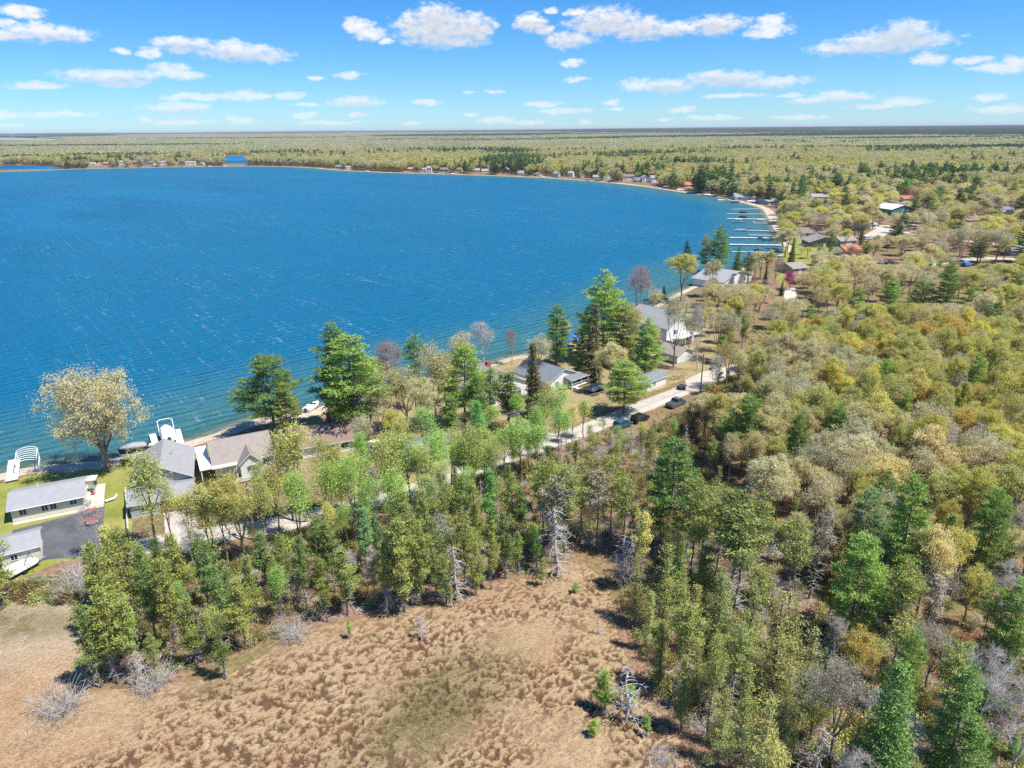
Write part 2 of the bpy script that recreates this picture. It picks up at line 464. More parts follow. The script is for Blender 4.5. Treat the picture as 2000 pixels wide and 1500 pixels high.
class MB:
    """collects boxes, prisms and tubes for ONE mesh"""
    def __init__(s): s.v, s.f, s.m = [], [], []
    def add(s, vs, fs, mi=0):
        k = len(s.v); s.v += [tuple(p) for p in vs]; s.f += [tuple(i + k for i in f) for f in fs]; s.m += [mi] * len(fs); return s
    def box(s, x0, x1, y0, y1, z0, z1, mi=0):
        return s.add([(x0,y0,z0),(x1,y0,z0),(x1,y1,z0),(x0,y1,z0),(x0,y0,z1),(x1,y0,z1),(x1,y1,z1),(x0,y1,z1)],
                     [(3,2,1,0),(4,5,6,7),(0,1,5,4),(1,2,6,5),(2,3,7,6),(3,0,4,7)], mi)
    def hexa(s, p, mi=0, side=None):
        """eight corners: bottom four then top four, both counter-clockwise"""
        k = len(s.v); s.v += [tuple(q) for q in p]
        fs = [(3,2,1,0),(4,5,6,7),(0,1,5,4),(1,2,6,5),(2,3,7,6),(3,0,4,7)]
        s.f += [tuple(i + k for i in f) for f in fs]
        s.m += [mi, mi] + [side if side is not None else mi] * 4
        return s
    def prism(s, prof, axis, a, b, mi=0):
        """profile (closed, list of 2D points) drawn out along an axis from a to b"""
        n = len(prof)
        def pt(p, w): return {'x': (w, p[0], p[1]), 'y': (p[0], w, p[1]), 'z': (p[0], p[1], w)}[axis]
        vs = [pt(p, a) for p in prof] + [pt(p, b) for p in prof]
        fs = [tuple(range(n)), tuple(range(2 * n - 1, n - 1, -1))] + [(i, i + n, (i + 1) % n + n, (i + 1) % n) for i in range(n)]
        return s.add(vs, fs, mi)
    def tube(s, pts, radii, n=6, mi=0, cap=True):
        pts = [Vector(p) for p in pts]
        if isinstance(radii, (int, float)): radii = [radii] * len(pts)
        vs, fs = [], []
        for i, (p, r) in enumerate(zip(pts, radii)):
            d = (pts[min(i + 1, len(pts) - 1)] - pts[max(i - 1, 0)]).normalized()
            a = d.orthogonal().normalized(); b = d.cross(a)
            if i and (a.dot(pa) < 0.3): a = (pa - d * pa.dot(d)).normalized(); b = d.cross(a)
            pa = a
            vs += [p + (a * math.cos(2 * math.pi * k / n) + b * math.sin(2 * math.pi * k / n)) * r for k in range(n)]
        for i in range(len(pts) - 1):
            fs += [(i*n + k, i*n + (k+1) % n, (i+1)*n + (k+1) % n, (i+1)*n + k) for k in range(n)]
        if cap: fs += [tuple(range(n - 1, -1, -1)), tuple((len(pts) - 1) * n + k for k in range(n))]
        return s.add(vs, fs, mi)
    def loft(s, rings, mi=0, cap=True):
        n = len(rings[0]); vs = [p for r in rings for p in r]; fs = []
        for i in range(len(rings) - 1):
            fs += [(i*n + k, i*n + (k+1) % n, (i+1)*n + (k+1) % n, (i+1)*n + k) for k in range(n)]
        if cap: fs += [tuple(range(n - 1, -1, -1)), tuple((len(rings) - 1) * n + k for k in range(n))]
        return s.add(vs, fs, mi)
    def mesh(s, name, mats, smooth=False):
        me = bpy.data.meshes.new(name); me.from_pydata(s.v, [], s.f)
        for m in ([mats] if isinstance(mats, str) else mats): me.materials.append(MATS[m])
        me.polygons.foreach_set('material_index', s.m)
        if smooth: me.polygons.foreach_set('use_smooth', [True] * len(s.f))
        import bmesh
        bm = bmesh.new(); bm.from_mesh(me); bmesh.ops.recalc_face_normals(bm, faces=bm.faces); bm.to_mesh(me); bm.free()
        return me
    def build(s, name, mats, parent=None, loc=None, rz=None, smooth=False):
        return link(name, s.mesh(name, mats, smooth), parent, loc, rz)

def empty(name, loc, rz=0.0):
    o = link(name, None, None, loc, rz); o.empty_display_size = .5
    return o

def copy_tree(o, parent=None):
    c = o.copy(); COL.objects.link(c); c.parent = parent
    for ch in [x for x in KIDS.get(o.name, ())]: copy_tree(ch, c)
    return c
KIDS = {}
def remember(root):
    """note a thing's parts once, so that copies need no search through the scene"""
    for o in bpy.data.objects:
        if o.parent is not None:
            L_ = KIDS.setdefault(o.parent.name, [])
            if o not in L_: L_.append(o)
    return root

# value noise for displaced ground
def vnoise(x, y, seed=0):
    def h(i, j):
        n = (i.astype(np.int64) * 374761393 + j.astype(np.int64) * 668265263 + seed * 974711) & 0x7fffffff
        n = ((n ^ (n >> 13)) * 1274126177) & 0x7fffffff
        return ((n ^ (n >> 16)) & 0xffff) / 65535.0
    i, j = np.floor(x), np.floor(y); fx, fy = x - i, y - j
    fx, fy = fx * fx * (3 - 2 * fx), fy * fy * (3 - 2 * fy)
    return (h(i, j) * (1 - fx) + h(i + 1, j) * fx) * (1 - fy) + (h(i, j + 1) * (1 - fx) + h(i + 1, j + 1) * fx) * fy
def fbm(x, y, oct=4, seed=0, gain=.5):
    a, s, t_ = 1.0, 0.0, 0.0
    for k in range(oct):
        s = s + a * vnoise(x * 2**k, y * 2**k, seed + k * 17); t_ += a; a *= gain
    return s / t_
def in_poly(x, y, poly):
    x, y = np.asarray(x, float), np.asarray(y, float); c = np.zeros(x.shape, bool)
    n = len(poly)
    for i in range(n):
        x0, y0 = poly[i][0], poly[i][1]; x1, y1 = poly[i-1][0], poly[i-1][1]
        cond = ((y0 > y) != (y1 > y))
        with np.errstate(divide='ignore', invalid='ignore'):
            xi = (x1 - x0) * (y - y0) / ((y1 - y0) if y1 != y0 else 1e-9) + x0
        c ^= cond & (x < xi)
    return c
def seg_dist(x, y, line):
    best = np.full(np.shape(x), 1e9)
    for (a, b) in zip(line[:-1], line[1:]):
        dx, dy = b[0] - a[0], b[1] - a[1]; l2 = dx*dx + dy*dy + 1e-9
        t_ = np.clip(((x - a[0]) * dx + (y - a[1]) * dy) / l2, 0, 1)
        best = np.minimum(best, np.hypot(x - a[0] - t_ * dx, y - a[1] - t_ * dy))
    return best
def smooth_line(pts, n=4):
    """Catmull-Rom through ground points"""
    P_ = [Vector((p[0], p[1])) for p in pts]; out = []
    for i in range(len(P_) - 1):
        p0, p1, p2, p3 = P_[max(i-1, 0)], P_[i], P_[i+1], P_[min(i+2, len(P_)-1)]
        for k in range(n):
            t_ = k / n
            out.append(.5 * ((2*p1) + (p2-p0)*t_ + (2*p0-5*p1+4*p2-p3)*t_*t_ + (3*p1-p0-3*p2+p3)*t_**3))
    out.append(P_[-1])
    return out

# ------------------------------------------------------------------ lake, ground, roads
SHORE_PX = [(-260,1030),(-120,965),(0,930),(77,914),(133,910),(200,903),(253,893),(310,880),(360,868),(417,852),(460,836),(500,822),(560,812),(617,803),(640,794),(700,782),
            (760,766),(850,738),(960,712),(1021,696),(1120,684),(1200,642),(1284,598),(1340,568),(1420,535),(1490,512),(1536,492),(1528,470),(1512,440),(1500,420),(1490,407),
            (1462,398),(1430,391),(1400,384),(1340,376),(1250,363),(1150,353),(1040,346),(900,341),(780,337.5),(700,334.5),(640,330.5),(600,327),(500,324.5),(350,326),(250,328),(150,330),(70,333),(0,335),(-200,338),(-700,345)]
SHORE = smooth_line([at(*p) for p in SHORE_PX], 4)
LAKE = [tuple(p) for p in SHORE] + [(-2600, 1400), (-2600, 100), (-420, 40)]
BAY_PX = [(-80,331.5),(-60,323),(30,322.5),(70,324),(108,326),(118,328.5),(100,331),(60,331.2),(10,331.8)]
POND_PX = [(437,320),(440,305),(478,305),(490,311),(496,320)]
FAR_LAKE_PX = [(-400,280.0),(-400,275.5),(-30,274.4),(70,275.6),(128,277.2),(120,279.6),(40,280.2)]
FARL = [[tuple(at(*p).xy) for p in smooth_line(L_, 3)] for L_ in (BAY_PX, POND_PX, FAR_LAKE_PX)]

def far_height(x, y):
    r = np.hypot(x, y)
    k = np.clip((r - 2600) / 9000, 0, 1); k = k * k * (3 - 2 * k)
    return k * (8 + 46 * fbm(x / 5200 + 7.3, y / 3600 + 2.1, 3, 5)) * np.clip(1.1 - np.clip(r - 25000, 0, 1e9) / 2e5, .6, 1.1)

def cdt_sheet(name, outer, extra, holes, mat, zf, kind='structure', shore=None):
    pts = [Vector(p) for p in outer]; edges = [(i, (i + 1) % len(outer)) for i in range(len(outer))]
    for h in holes:
        k = len(pts); pts += [Vector(p) for p in h]; edges += [(k + i, k + (i + 1) % len(h)) for i in range(len(h))]
    pts += [Vector(p) for p in extra]
    vs, es, fs, *_ = delaunay_2d_cdt(pts, edges, [], 0, 1e-5)
    V = np.array([(p.x, p.y) for p in vs])
    Fc = np.array([f for f in fs if len(f) == 3])
    c = V[Fc].mean(axis=1)
    keep = in_poly(c[:, 0], c[:, 1], outer)
    for h in holes: keep &= ~in_poly(c[:, 0], c[:, 1], h)
    Fc = Fc[keep]
    # orient upwards
    a, b, d = V[Fc[:, 0]], V[Fc[:, 1]], V[Fc[:, 2]]
    cr = (b[:, 0]-a[:, 0])*(d[:, 1]-a[:, 1]) - (b[:, 1]-a[:, 1])*(d[:, 0]-a[:, 0])
    Fc[cr < 0] = Fc[cr < 0][:, ::-1]
    Z = zf(V[:, 0], V[:, 1])
    me = mesh_np(name, np.column_stack([V, Z]), None, Fc, [mat], smooth=True)
    if shore is not None:
        at_ = me.attributes.new('shore', 'FLOAT', 'POINT')
        at_.data.foreach_set('value', shore(V[:, 0], V[:, 1]).astype(np.float32))
    return tag(link(name, me), kind=kind)

OUT = 60000.0
gx = []
for r in list(np.geomspace(2500, 55000, 34)):
    for a in np.linspace(-math.pi, math.pi, 120, endpoint=False):
        if -1.2 < a < 1.2 or int((a + 9) * 20) % 5 == 0: gx.append((r * math.sin(a), r * math.cos(a)))
ground = cdt_sheet('ground', [(-OUT, -OUT), (OUT, -OUT), (OUT, OUT), (-OUT, OUT)], gx, [LAKE] + FARL, 'forest_floor', far_height)

# water sheet with points graded towards the shore, and the sandy bed below it
lx = []
sh_near = [p for p in LAKE[:-3]]
for off in (1.0, 2.5, 5.0, 9.0, 16, 30, 60, 110):
    for i in range(0, len(sh_near) - 1):
        a, b = Vector(sh_near[i]), Vector(sh_near[i + 1]); d = (b - a)
        if d.length < 1e-3: continue
        nrm = Vector((-d.y, d.x)).normalized()
        steps = max(1, int(d.length / max(2.0, off * 1.2)))
        for k in range(steps):
            p = a + d * ((k + .5) / steps) + nrm * off
            lx.append((p.x, p.y))
lx = np.array(lx)
ok = in_poly(lx[:, 0], lx[:, 1], LAKE)
dist = seg_dist(lx[:, 0], lx[:, 1], sh_near)
lx = lx[ok & (dist > .6)]
shore_f = lambda x, y: seg_dist(x, y, sh_near)
lake = cdt_sheet('lake', LAKE, [tuple(p) for p in lx], [], 'lake_water', lambda x, y: np.full(x.shape, -.12), shore=shore_f)
lake_bed = cdt_sheet('lake_bed', LAKE, [tuple(p) for p in lx], [], 'lake_bed', lambda x, y: -np.minimum(shore_f(x, y) * .09, 4.0) - .004)
for nm, pl in zip(('bay', 'pond', 'far_lake'), FARL):
    cdt_sheet(nm + '_water', pl, [], [], 'lake_water', lambda x, y: np.full(x.shape, -.12), shore=lambda x, y: np.full(x.shape, 300.))

def sheet(name, poly_px, mat, z, world=False, kind='structure', jitter=0.0):
    pts = [Vector((p[0], p[1])) for p in poly_px] if world else [at(*p).xy for p in poly_px]
    if jitter:
        out = []
        for a, b in zip(pts, pts[1:] + pts[:1]):
            n = max(1, int((b - a).length / 1.2))
            for k in range(n):
                q = a + (b - a) * k / n
                out.append(q + Vector((random.uniform(-1, 1), random.uniform(-1, 1))) * (jitter if k else jitter * .3))
        pts = out
    vs, es, fs, *_ = delaunay_2d_cdt(pts, [(i, (i + 1) % len(pts)) for i in range(len(pts))], [], 1, 1e-5)
    me = bpy.data.meshes.new(name); me.from_pydata([(p.x, p.y, z) for p in vs], [], [tuple(f) for f in fs]); me.materials.append(MATS[mat])
    import bmesh
    bm = bmesh.new(); bm.from_mesh(me)
    for f in bm.faces:
        if f.normal.z < 0: f.normal_flip()
    bm.to_mesh(me); bm.free()
    return tag(link(name, me), kind=kind)

def ribbon(name, line_px, width, mat, z, world=False, wob=.25):
    ln = smooth_line([(p[0], p[1]) if world else at(*p).xy for p in line_px], 6)
    vs, fs = [], []
    for i, p in enumerate(ln):
        d = (ln[min(i + 1, len(ln) - 1)] - ln[max(i - 1, 0)]).normalized(); n = Vector((-d.y, d.x))
        w = width[0] + (width[1] - width[0]) * i / (len(ln) - 1) if isinstance(width, tuple) else width
        o0, o1 = random.uniform(-wob, wob), random.uniform(-wob, wob)
        for k in range(7):
            f = k / 3 - 1; vs.append((*(p + n * (w / 2 * f + (o0 if f > 0 else -o1) * abs(f))), z))
    for i in range(len(ln) - 1):
        for k in range(6): fs.append((7*i + k + 1, 7*i + k, 7*i + 7 + k, 7*i + 8 + k))
    me = bpy.data.meshes.new(name); me.from_pydata(vs, [], fs); me.materials.append(MATS['gravel_lane' if mat == 'gravel' else mat])
    a_ = me.attributes.new('across', 'FLOAT', 'POINT'); a_.data.foreach_set('value', [k / 3 - 1 for _ in ln for k in range(7)])
    return tag(link(name, me), kind='structure')

# beach along the near shore (a strip that slopes under the water)
def beach(name, i0, i1, w):
    ln = SHORE[i0:i1]; vs, fs = [], []
    for i, p in enumerate(ln):
        d = (ln[min(i + 1, len(ln) - 1)] - ln[max(i - 1, 0)]).normalized(); n = Vector((-d.y, d.x))
        ww = w * (.75 + .5 * random.random())
        for o, z in ((-ww, .012), (-.4, .02), (1.2, -.035)): vs.append((*(p + n * o), z))
    for i in range(len(ln) - 1):
        for k in (0, 1): fs.append((3*i + k, 3*i + 3 + k, 3*i + 4 + k, 3*i + 1 + k))
    me = bpy.data.meshes.new(name); me.from_pydata(vs, [], fs); me.materials.append(MATS['sand'])
    import bmesh
    bm = bmesh.new(); bm.from_mesh(me)
    for f in bm.faces:
        if f.normal.z < 0: f.normal_flip()
    bm.to_mesh(me); bm.free()
    tag(link(name, me), kind='structure')
beach('beach', 0, 57, 2.6)
beach('beach', 56, 104, 1.1)
beach('beach', 104, len(SHORE) - 4, 5.0)

sheet('lawn', [(-60,985),(0,945),(70,925),(170,912),(250,905),(262,900),(258,1012),(250,1085),(205,1088),(120,1098),(40,1130),(0,1150),(-80,1170)], 'lawn', .010, jitter=.25)
sheet('lawn', [(372,880),(405,872),(470,850),(520,835),(545,905),(420,955),(384,1000),(380,930)], 'lawn', .012, jitter=.25)
sheet('lawn', [(500,1062),(620,1030),(720,1000),(800,985),(800,972),(720,988),(560,1028)], 'lawn', .013, jitter=.3)
sheet('yard_ground', [(560,830),(640,800),(760,775),(860,742),(960,710),(1040,690),(1130,665),(1210,640),(1290,610),(1370,600),(1400,640),(1415,730),(1390,722),(1180,800),(1100,845),(900,915),(720,965),(560,930)], 'dry_yard', .008, jitter=.4)
sheet('lawn', [(1525,500),(1545,470),(1640,470),(1650,492),(1590,515),(1560,530),(1530,560),(1515,545)], 'lawn', .016, jitter=.3)
sheet('lawn', [(1545,452),(1560,445),(1600,450),(1590,470),(1545,470)], 'lawn', .017, jitter=.3)
ribbon('gravel_road', [(250,1075),(340,1056),(450,1040),(560,1022),(650,1000),(750,972),(845,945),(900,922),(1000,889),(1115,850),(1196,818),(1310,773),(1370,748),(1430,722),(1500,690),(1600,640)], (5.6, 5.2), 'gravel', .030)
sheet('gravel_driveway', [(318,1000),(378,996),(392,1040),(400,1060),(330,1072),(322,1040)], 'gravel', .036, jitter=.2)
sheet('gravel_turnout', [(1338,742),(1375,725),(1425,716),(1440,722),(1415,738),(1376,754),(1345,760)], 'gravel', .036, jitter=.2)
sheet('gravel_driveway', [(838,920),(890,908),(900,922),(850,945)], 'gravel', .034, jitter=.2)
sheet('gravel_driveway', [(1010,862),(1060,842),(1100,852),(1060,872)], 'gravel', .034, jitter=.2)
sheet('asphalt_driveway', [(24,1036),(80,1022),(165,1000),(205,988),(199,1084),(94,1093),(22,1108)], 'asphalt', .024, jitter=.08)
sheet('patio', [(165,996),(166,950),(206,944),(202,990)], 'concrete', .032)
sheet('walkway', [(26,1026),(166,998),(166,993),(25,1021)], 'concrete', .028)
sheet('concrete_drive', [(1533,563),(1553,563),(1558,590),(1530,590)], 'concrete', .030)
ribbon('gravel_road', [(1700,545),(1800,520),(1880,507),(1950,505),(2060,512)], 7.0, 'gravel', .032)
ribbon('gravel_road', [(1700,462),(1730,448),(1780,455),(1880,470),(2060,486)], 9.0, 'gravel', .033)
sheet('gravel_driveway', [(1703,462),(1715,440),(1738,440),(1735,462)], 'gravel', .038, jitter=.3)
sheet('asphalt_driveway', [(1722,428),(1735,412),(1770,418),(1760,432)], 'asphalt', .038, jitter=.2)

# ------------------------------------------------------------------ the bog meadow, with tussocks and wet hollows
BOG_PX = [(-60,1175),(0,1165),(70,1158),(150,1185),(165,1300),(185,1350),(440,1322),(520,1275),(560,1240),(660,1215),(760,1195),(880,1172),(1040,1122),(1080,1105),(1140,1100),(1190,1140),(1205,1230),(1240,1330),(1310,1420),(1370,1500),(1400,1560),(-80,1560)]
BOG = [tuple(at(*p).xy) for p in BOG_PX]
def build_bog():
    xs = np.arange(-66, 26, .16); ys = np.arange(46, 92, .16)
    X, Y = np.meshgrid(xs, ys)
    flat = X.ravel(), Y.ravel()
    inside = in_poly(*flat, BOG).reshape(X.shape)
    edge = seg_dist(flat[0], flat[1], BOG + BOG[:1]).reshape(X.shape)
    env = np.clip(edge / 5.0, 0, 1) * inside
    # direction of the combed tussocks
    c, s = math.cos(R(24)), math.sin(R(24))
    U, W = X * c + Y * s, -X * s + Y * c
    px = np.array([proj(a, b, 0) for a, b in zip(*flat)])
    PX, PY = px[:, 0].reshape(X.shape), px[:, 1].reshape(X.shape)
    # rough zone: the lower middle of the meadow and the strip running up to the right
    rough = np.clip((fbm(X / 7, Y / 7, 3, 3) - .24) * 4.0, 0, 1) * np.clip((80 - Y + .45 * (X + 25)) / 14, .08, 1)
    rough = np.clip(rough * np.clip((X + 42 + (70 - Y) * .9) / 16, .10, 1), 0, 1)
    wx = fbm(X / 1.1, Y / 1.1, 3, 41) - .5; wy = fbm(X / 1.1, Y / 1.1, 3, 57) - .5
    n = fbm((U + wx * 1.3) / .52, (W + wy * 1.3) / .32, 3, 11, .5)
    pit = np.clip((.50 - n) / .05, 0, 1); pit = pit * pit * (3 - 2 * pit) * rough
    h = .20 + .20 * fbm(X / 3.2, Y / 3.2, 3, 23) * (0.4 + .6 * rough) + .10 * fbm(U / .9, W / .45, 2, 31) - .42 * pit
    Z = np.where(inside, .015 + np.clip(env * h + .02, .0, 2), -.25)
    wet = np.clip((fbm(X / 7 + 3, Y / 5, 3, 77) - .46) * 5, 0, 1) * rough
    green = np.exp(-(((X + 7 + (Y - 62) * -.55) / 7) ** 2 + ((Y - 60) / 9) ** 2)) + .9 * np.exp(-(((X + 62) / 9) ** 2 + ((Y - 74) / 3.5) ** 2)) + .6 * np.exp(-(((X + 33) / 3) ** 2 + ((Y - 62.5) / 2) ** 2))
    green = np.clip(green * (.5 + 1.5 * fbm(X / 1.4, Y / 1.4, 3, 91)) - .15, 0, 1)
    grey = np.clip((-(X + 38) / 10), 0, 1) * np.clip((Y - 64) / 8, 0, 1)
    idx = np.arange(X.size).reshape(X.shape)
    q = np.stack([idx[:-1, :-1], idx[:-1, 1:], idx[1:, 1:], idx[1:, :-1]], -1).reshape(-1, 4)
    kq = inside[:-1, :-1] | inside[:-1, 1:] | inside[1:, 1:] | inside[1:, :-1]
    q = q[kq.ravel()]
    used = np.unique(q); remap = np.full(X.size, -1); remap[used] = np.arange(len(used))
    me = mesh_np('bog_meadow', np.column_stack([X.ravel()[used], Y.ravel()[used], Z.ravel()[used]]), remap[q], None, ['bog'], smooth=True)
    for nm, arr in (('pit', pit), ('wet', wet), ('green', green), ('grey', grey)):
        a_ = me.attributes.new(nm, 'FLOAT', 'POINT'); a_.data.foreach_set('value', arr.ravel()[used].astype(np.float32))
    tag(link('bog_meadow', me), kind='structure')
    return X, Y, Z, inside, rough, green, pit, grey
m, t = new_mat('bog'); v = t.pos()
a_ = t.noise(v, .5, 5, .65); b_ = t.noise(t.scalevec(v, (1, .35, 1), R(60)), 5.5, 5, .7); c_ = t.noise(v, .12, 3, .5)
tan = t.ramp(t.math('ADD', t.math('MULTIPLY', b_, .6), t.math('MULTIPLY', a_, .4)), [(.30, (.21, .135, .075)), (.48, (.355, .252, .150)), (.68, (.480, .362, .232))])
rust = t.ramp(b_, [(.3, (.26, .12, .06)), (.7, (.46, .26, .15))])
col = t.mix(t.math('MULTIPLY', t.rng(c_, .48, .66), .35), tan, rust)
gry = t.ramp(b_, [(.3, (.27, .215, .16)), (.7, (.52, .44, .35))])
col = t.mix(t.math('MULTIPLY', t.attr('grey'), .8), col, gry)
moss = t.ramp(b_, [(.3, (.06, .058, .02)), (.7, (.20, .18, .075))])
col = t.mix(t.math('MULTIPLY', t.attr('green'), .85), col, moss)
peat = t.ramp(b_, [(.3, (.040, .024, .015)), (.7, (.15, .088, .050))])
col = t.mix(t.math('MULTIPLY', t.attr('pit'), .92), col, peat)
t.out(t.principled(col, .95, .05, b_, .10, .9))
BOGDATA = build_bog()

# ------------------------------------------------------------------ trees
def diamonds(C, U, Vv, jit=0.0):
    """one four-cornered leaf per centre; U and Vv are its half axes"""
    n = len(C)
    V = np.stack([C - U, C - Vv + U * .1, C + U, C + Vv + U * .1], 1).reshape(-1, 3)
    return V, np.arange(n * 4).reshape(-1, 4)
def rand_dirs(n, r, flat=1.0):
    d = r.normal(size=(n, 3)); d[:, 2] *= flat
    return d / np.linalg.norm(d, axis=1, keepdims=True)
def tubes_np(paths, sides=5):
    """paths: list of (points Nx3, radii N)"""
    VV, QQ, k = [], [], 0
    for pts, rad in paths:
        pts = np.asarray(pts, float); n = len(pts)
        sd_ = sides if rad[0] > .05 else 3
        d = np.gradient(pts, axis=0); d /= np.linalg.norm(d, axis=1, keepdims=True) + 1e-9
        ref = np.array([0, 0, 1.0]) if abs(d[0, 2]) < .8 else np.array([1.0, 0, 0])
        a = np.cross(d, ref); a /= np.linalg.norm(a, axis=1, keepdims=True) + 1e-9
        b = np.cross(d, a)
        th = np.arange(sd_) * 2 * math.pi / sd_
        ring = pts[:, None] + (a[:, None] * np.cos(th)[None, :, None] + b[:, None] * np.sin(th)[None, :, None]) * np.asarray(rad)[:, None, None]
        VV.append(ring.reshape(-1, 3))
        i = np.arange(n - 1)[:, None] * sd_; j = np.arange(sd_)[None]
        j2 = (j + 1) % sd_
        QQ.append((np.stack([i + j, i + j2, i + sd_ + j2, i + sd_ + j], -1).reshape(-1, 4)) + k)
        k += n * sd_
    return np.concatenate(VV), np.concatenate(QQ)
def bend(p0, p1, r, amp, n=5, sag=0.0):
    t_ = np.linspace(0, 1, n)[:, None]
    p0, p1 = np.asarray(p0, float), np.asarray(p1, float)
    L_ = np.linalg.norm(p1 - p0)
    off = r.normal(size=3) * amp * L_
    P_ = p0 + (p1 - p0) * t_ + np.sin(t_ * math.pi) * off + np.array([0, 0, 1.0]) * sag * L_ * np.sin(t_ * math.pi)
    return P_

DEADQ = {}
TREES = {}   # kind -> list of variants: (nominal height, trunk mesh, crown mesh or None)

def make_broad(seed, h, rad, trunk=.32, leaf=.17, n_leaf=5200, clusters=95, twigs=5, bark='bark_oak', aspect=.62, crown_lo=.36, squash=.6, csz=.62, fork=5, lean=.0, trunk_r=None, leafmat='leaf', top=1.0, billows=None):
    r = np.random.default_rng(seed)
    base_r = trunk_r or h * .017
    paths = []
    tz = h * trunk
    sway = r.normal(size=2) * h * .012
    cx, cy = lean * h * .3 + sway[0], sway[1]
    trunk_top = np.array([cx, cy, tz])
    paths.append((bend((0, 0, -.3), trunk_top, r, .02, 6), np.linspace(base_r * 1.25, base_r * .8, 6)))
    cz = h * (crown_lo + (1 - crown_lo) * .5); rz = h * (1 - crown_lo) * .5
    # cluster centres in an uneven ellipsoid, mostly near its skin
    C = []
    n_b = billows or r.integers(8, 13)
    bc, brd = [], []
    for k in range(n_b):
        dd = rand_dirs(1, r)[0]; f = r.uniform(.30, .78); rad_b = r.uniform(.26, .50) * (1.15 - .35 * f)
        if k == 0: dd, f, rad_b = np.array([0, 0, 1.0]), .45, .5
        if dd[2] < -.55 and not billows: dd[2] *= -.4
        bc.append(dd * f); brd.append(rad_b)
    wts = np.array(brd) ** 2; wts /= wts.sum()
    while len(C) < clusters:
        k = r.choice(n_b, p=wts); dd = rand_dirs(1, r)[0]
        if dd[2] < -.2 and r.random() < .65: dd[2] *= -1
        q = bc[k] + dd * brd[k] * r.uniform(.55, 1.08)
        C.append(np.array([q[0] * rad * 1.12, q[1] * rad * 1.12, q[2] * rz * 1.05]) + (cx, cy, cz))
    C = np.array(C)
    C[:, 2] = np.minimum(C[:, 2], h * .97)
    # limbs
    limbs = []
    for k in range(fork):
        az = 2 * math.pi * (k + r.uniform(-.3, .3)) / fork
        sp = r.uniform(.35, .68) if k else .06
        end = np.array([cx + math.cos(az) * rad * sp, cy + math.sin(az) * rad * sp, cz + rz * (r.uniform(.15, .62) if k else .66)])
        st = trunk_top * (1 - .0) * np.array([1, 1, r.uniform(.72, 1.0)])
        P_ = bend(st, end, r, .07, 7, -.04)
        limbs.append(P_); paths.append((P_, np.linspace(base_r * .62, base_r * .16, 7)))
    LP = np.concatenate(limbs)
    ends = []
    for c in C:
        dd = np.linalg.norm(LP - c, axis=1) + .7 * np.maximum(0, LP[:, 2] - c[2])
        j = int(dd.argmin())
        P_ = bend(LP[j], c, r, .08, 4, .03)
        paths.append((P_, np.array([base_r * .17, base_r * .12, base_r * .07, base_r * .035])))
        for _ in range(twigs):
            o = rand_dirs(1, r)[0]; o[2] = abs(o[2]) * .8
            q = P_[2] + (P_[3] - P_[2]) * r.uniform(0, 1)
            paths.append((bend(q, q + o * csz * r.uniform(.8, 1.9), r, .1, 3), np.array([.016, .011, .005]) * (h / 14)))
    tv, tq = tubes_np(paths)
    crown = None
    if n_leaf:
        k = r.integers(0, len(C), n_leaf)
        off = r.normal(size=(n_leaf, 3)) * csz * np.array([1.0, 1.0, squash]) * r.uniform(.6, 1.25, len(C))[k][:, None]
        P_ = C[k] + off
        P_[:, 2] = np.clip(P_[:, 2], h * .12, h)
        s_ = leaf * r.uniform(.6, 1.35, n_leaf)[:, None]
        nn = rand_dirs(n_leaf, r) + np.array([0, 0, .95]); u = np.cross(nn, rand_dirs(n_leaf, r)); u /= np.linalg.norm(u, axis=1, keepdims=True) + 1e-9; w = np.cross(nn, u); w /= np.linalg.norm(w, axis=1, keepdims=True) + 1e-9
        crown = diamonds(P_, u * s_, w * s_ * .62)
    return h, (tv, tq, bark), crown, leafmat

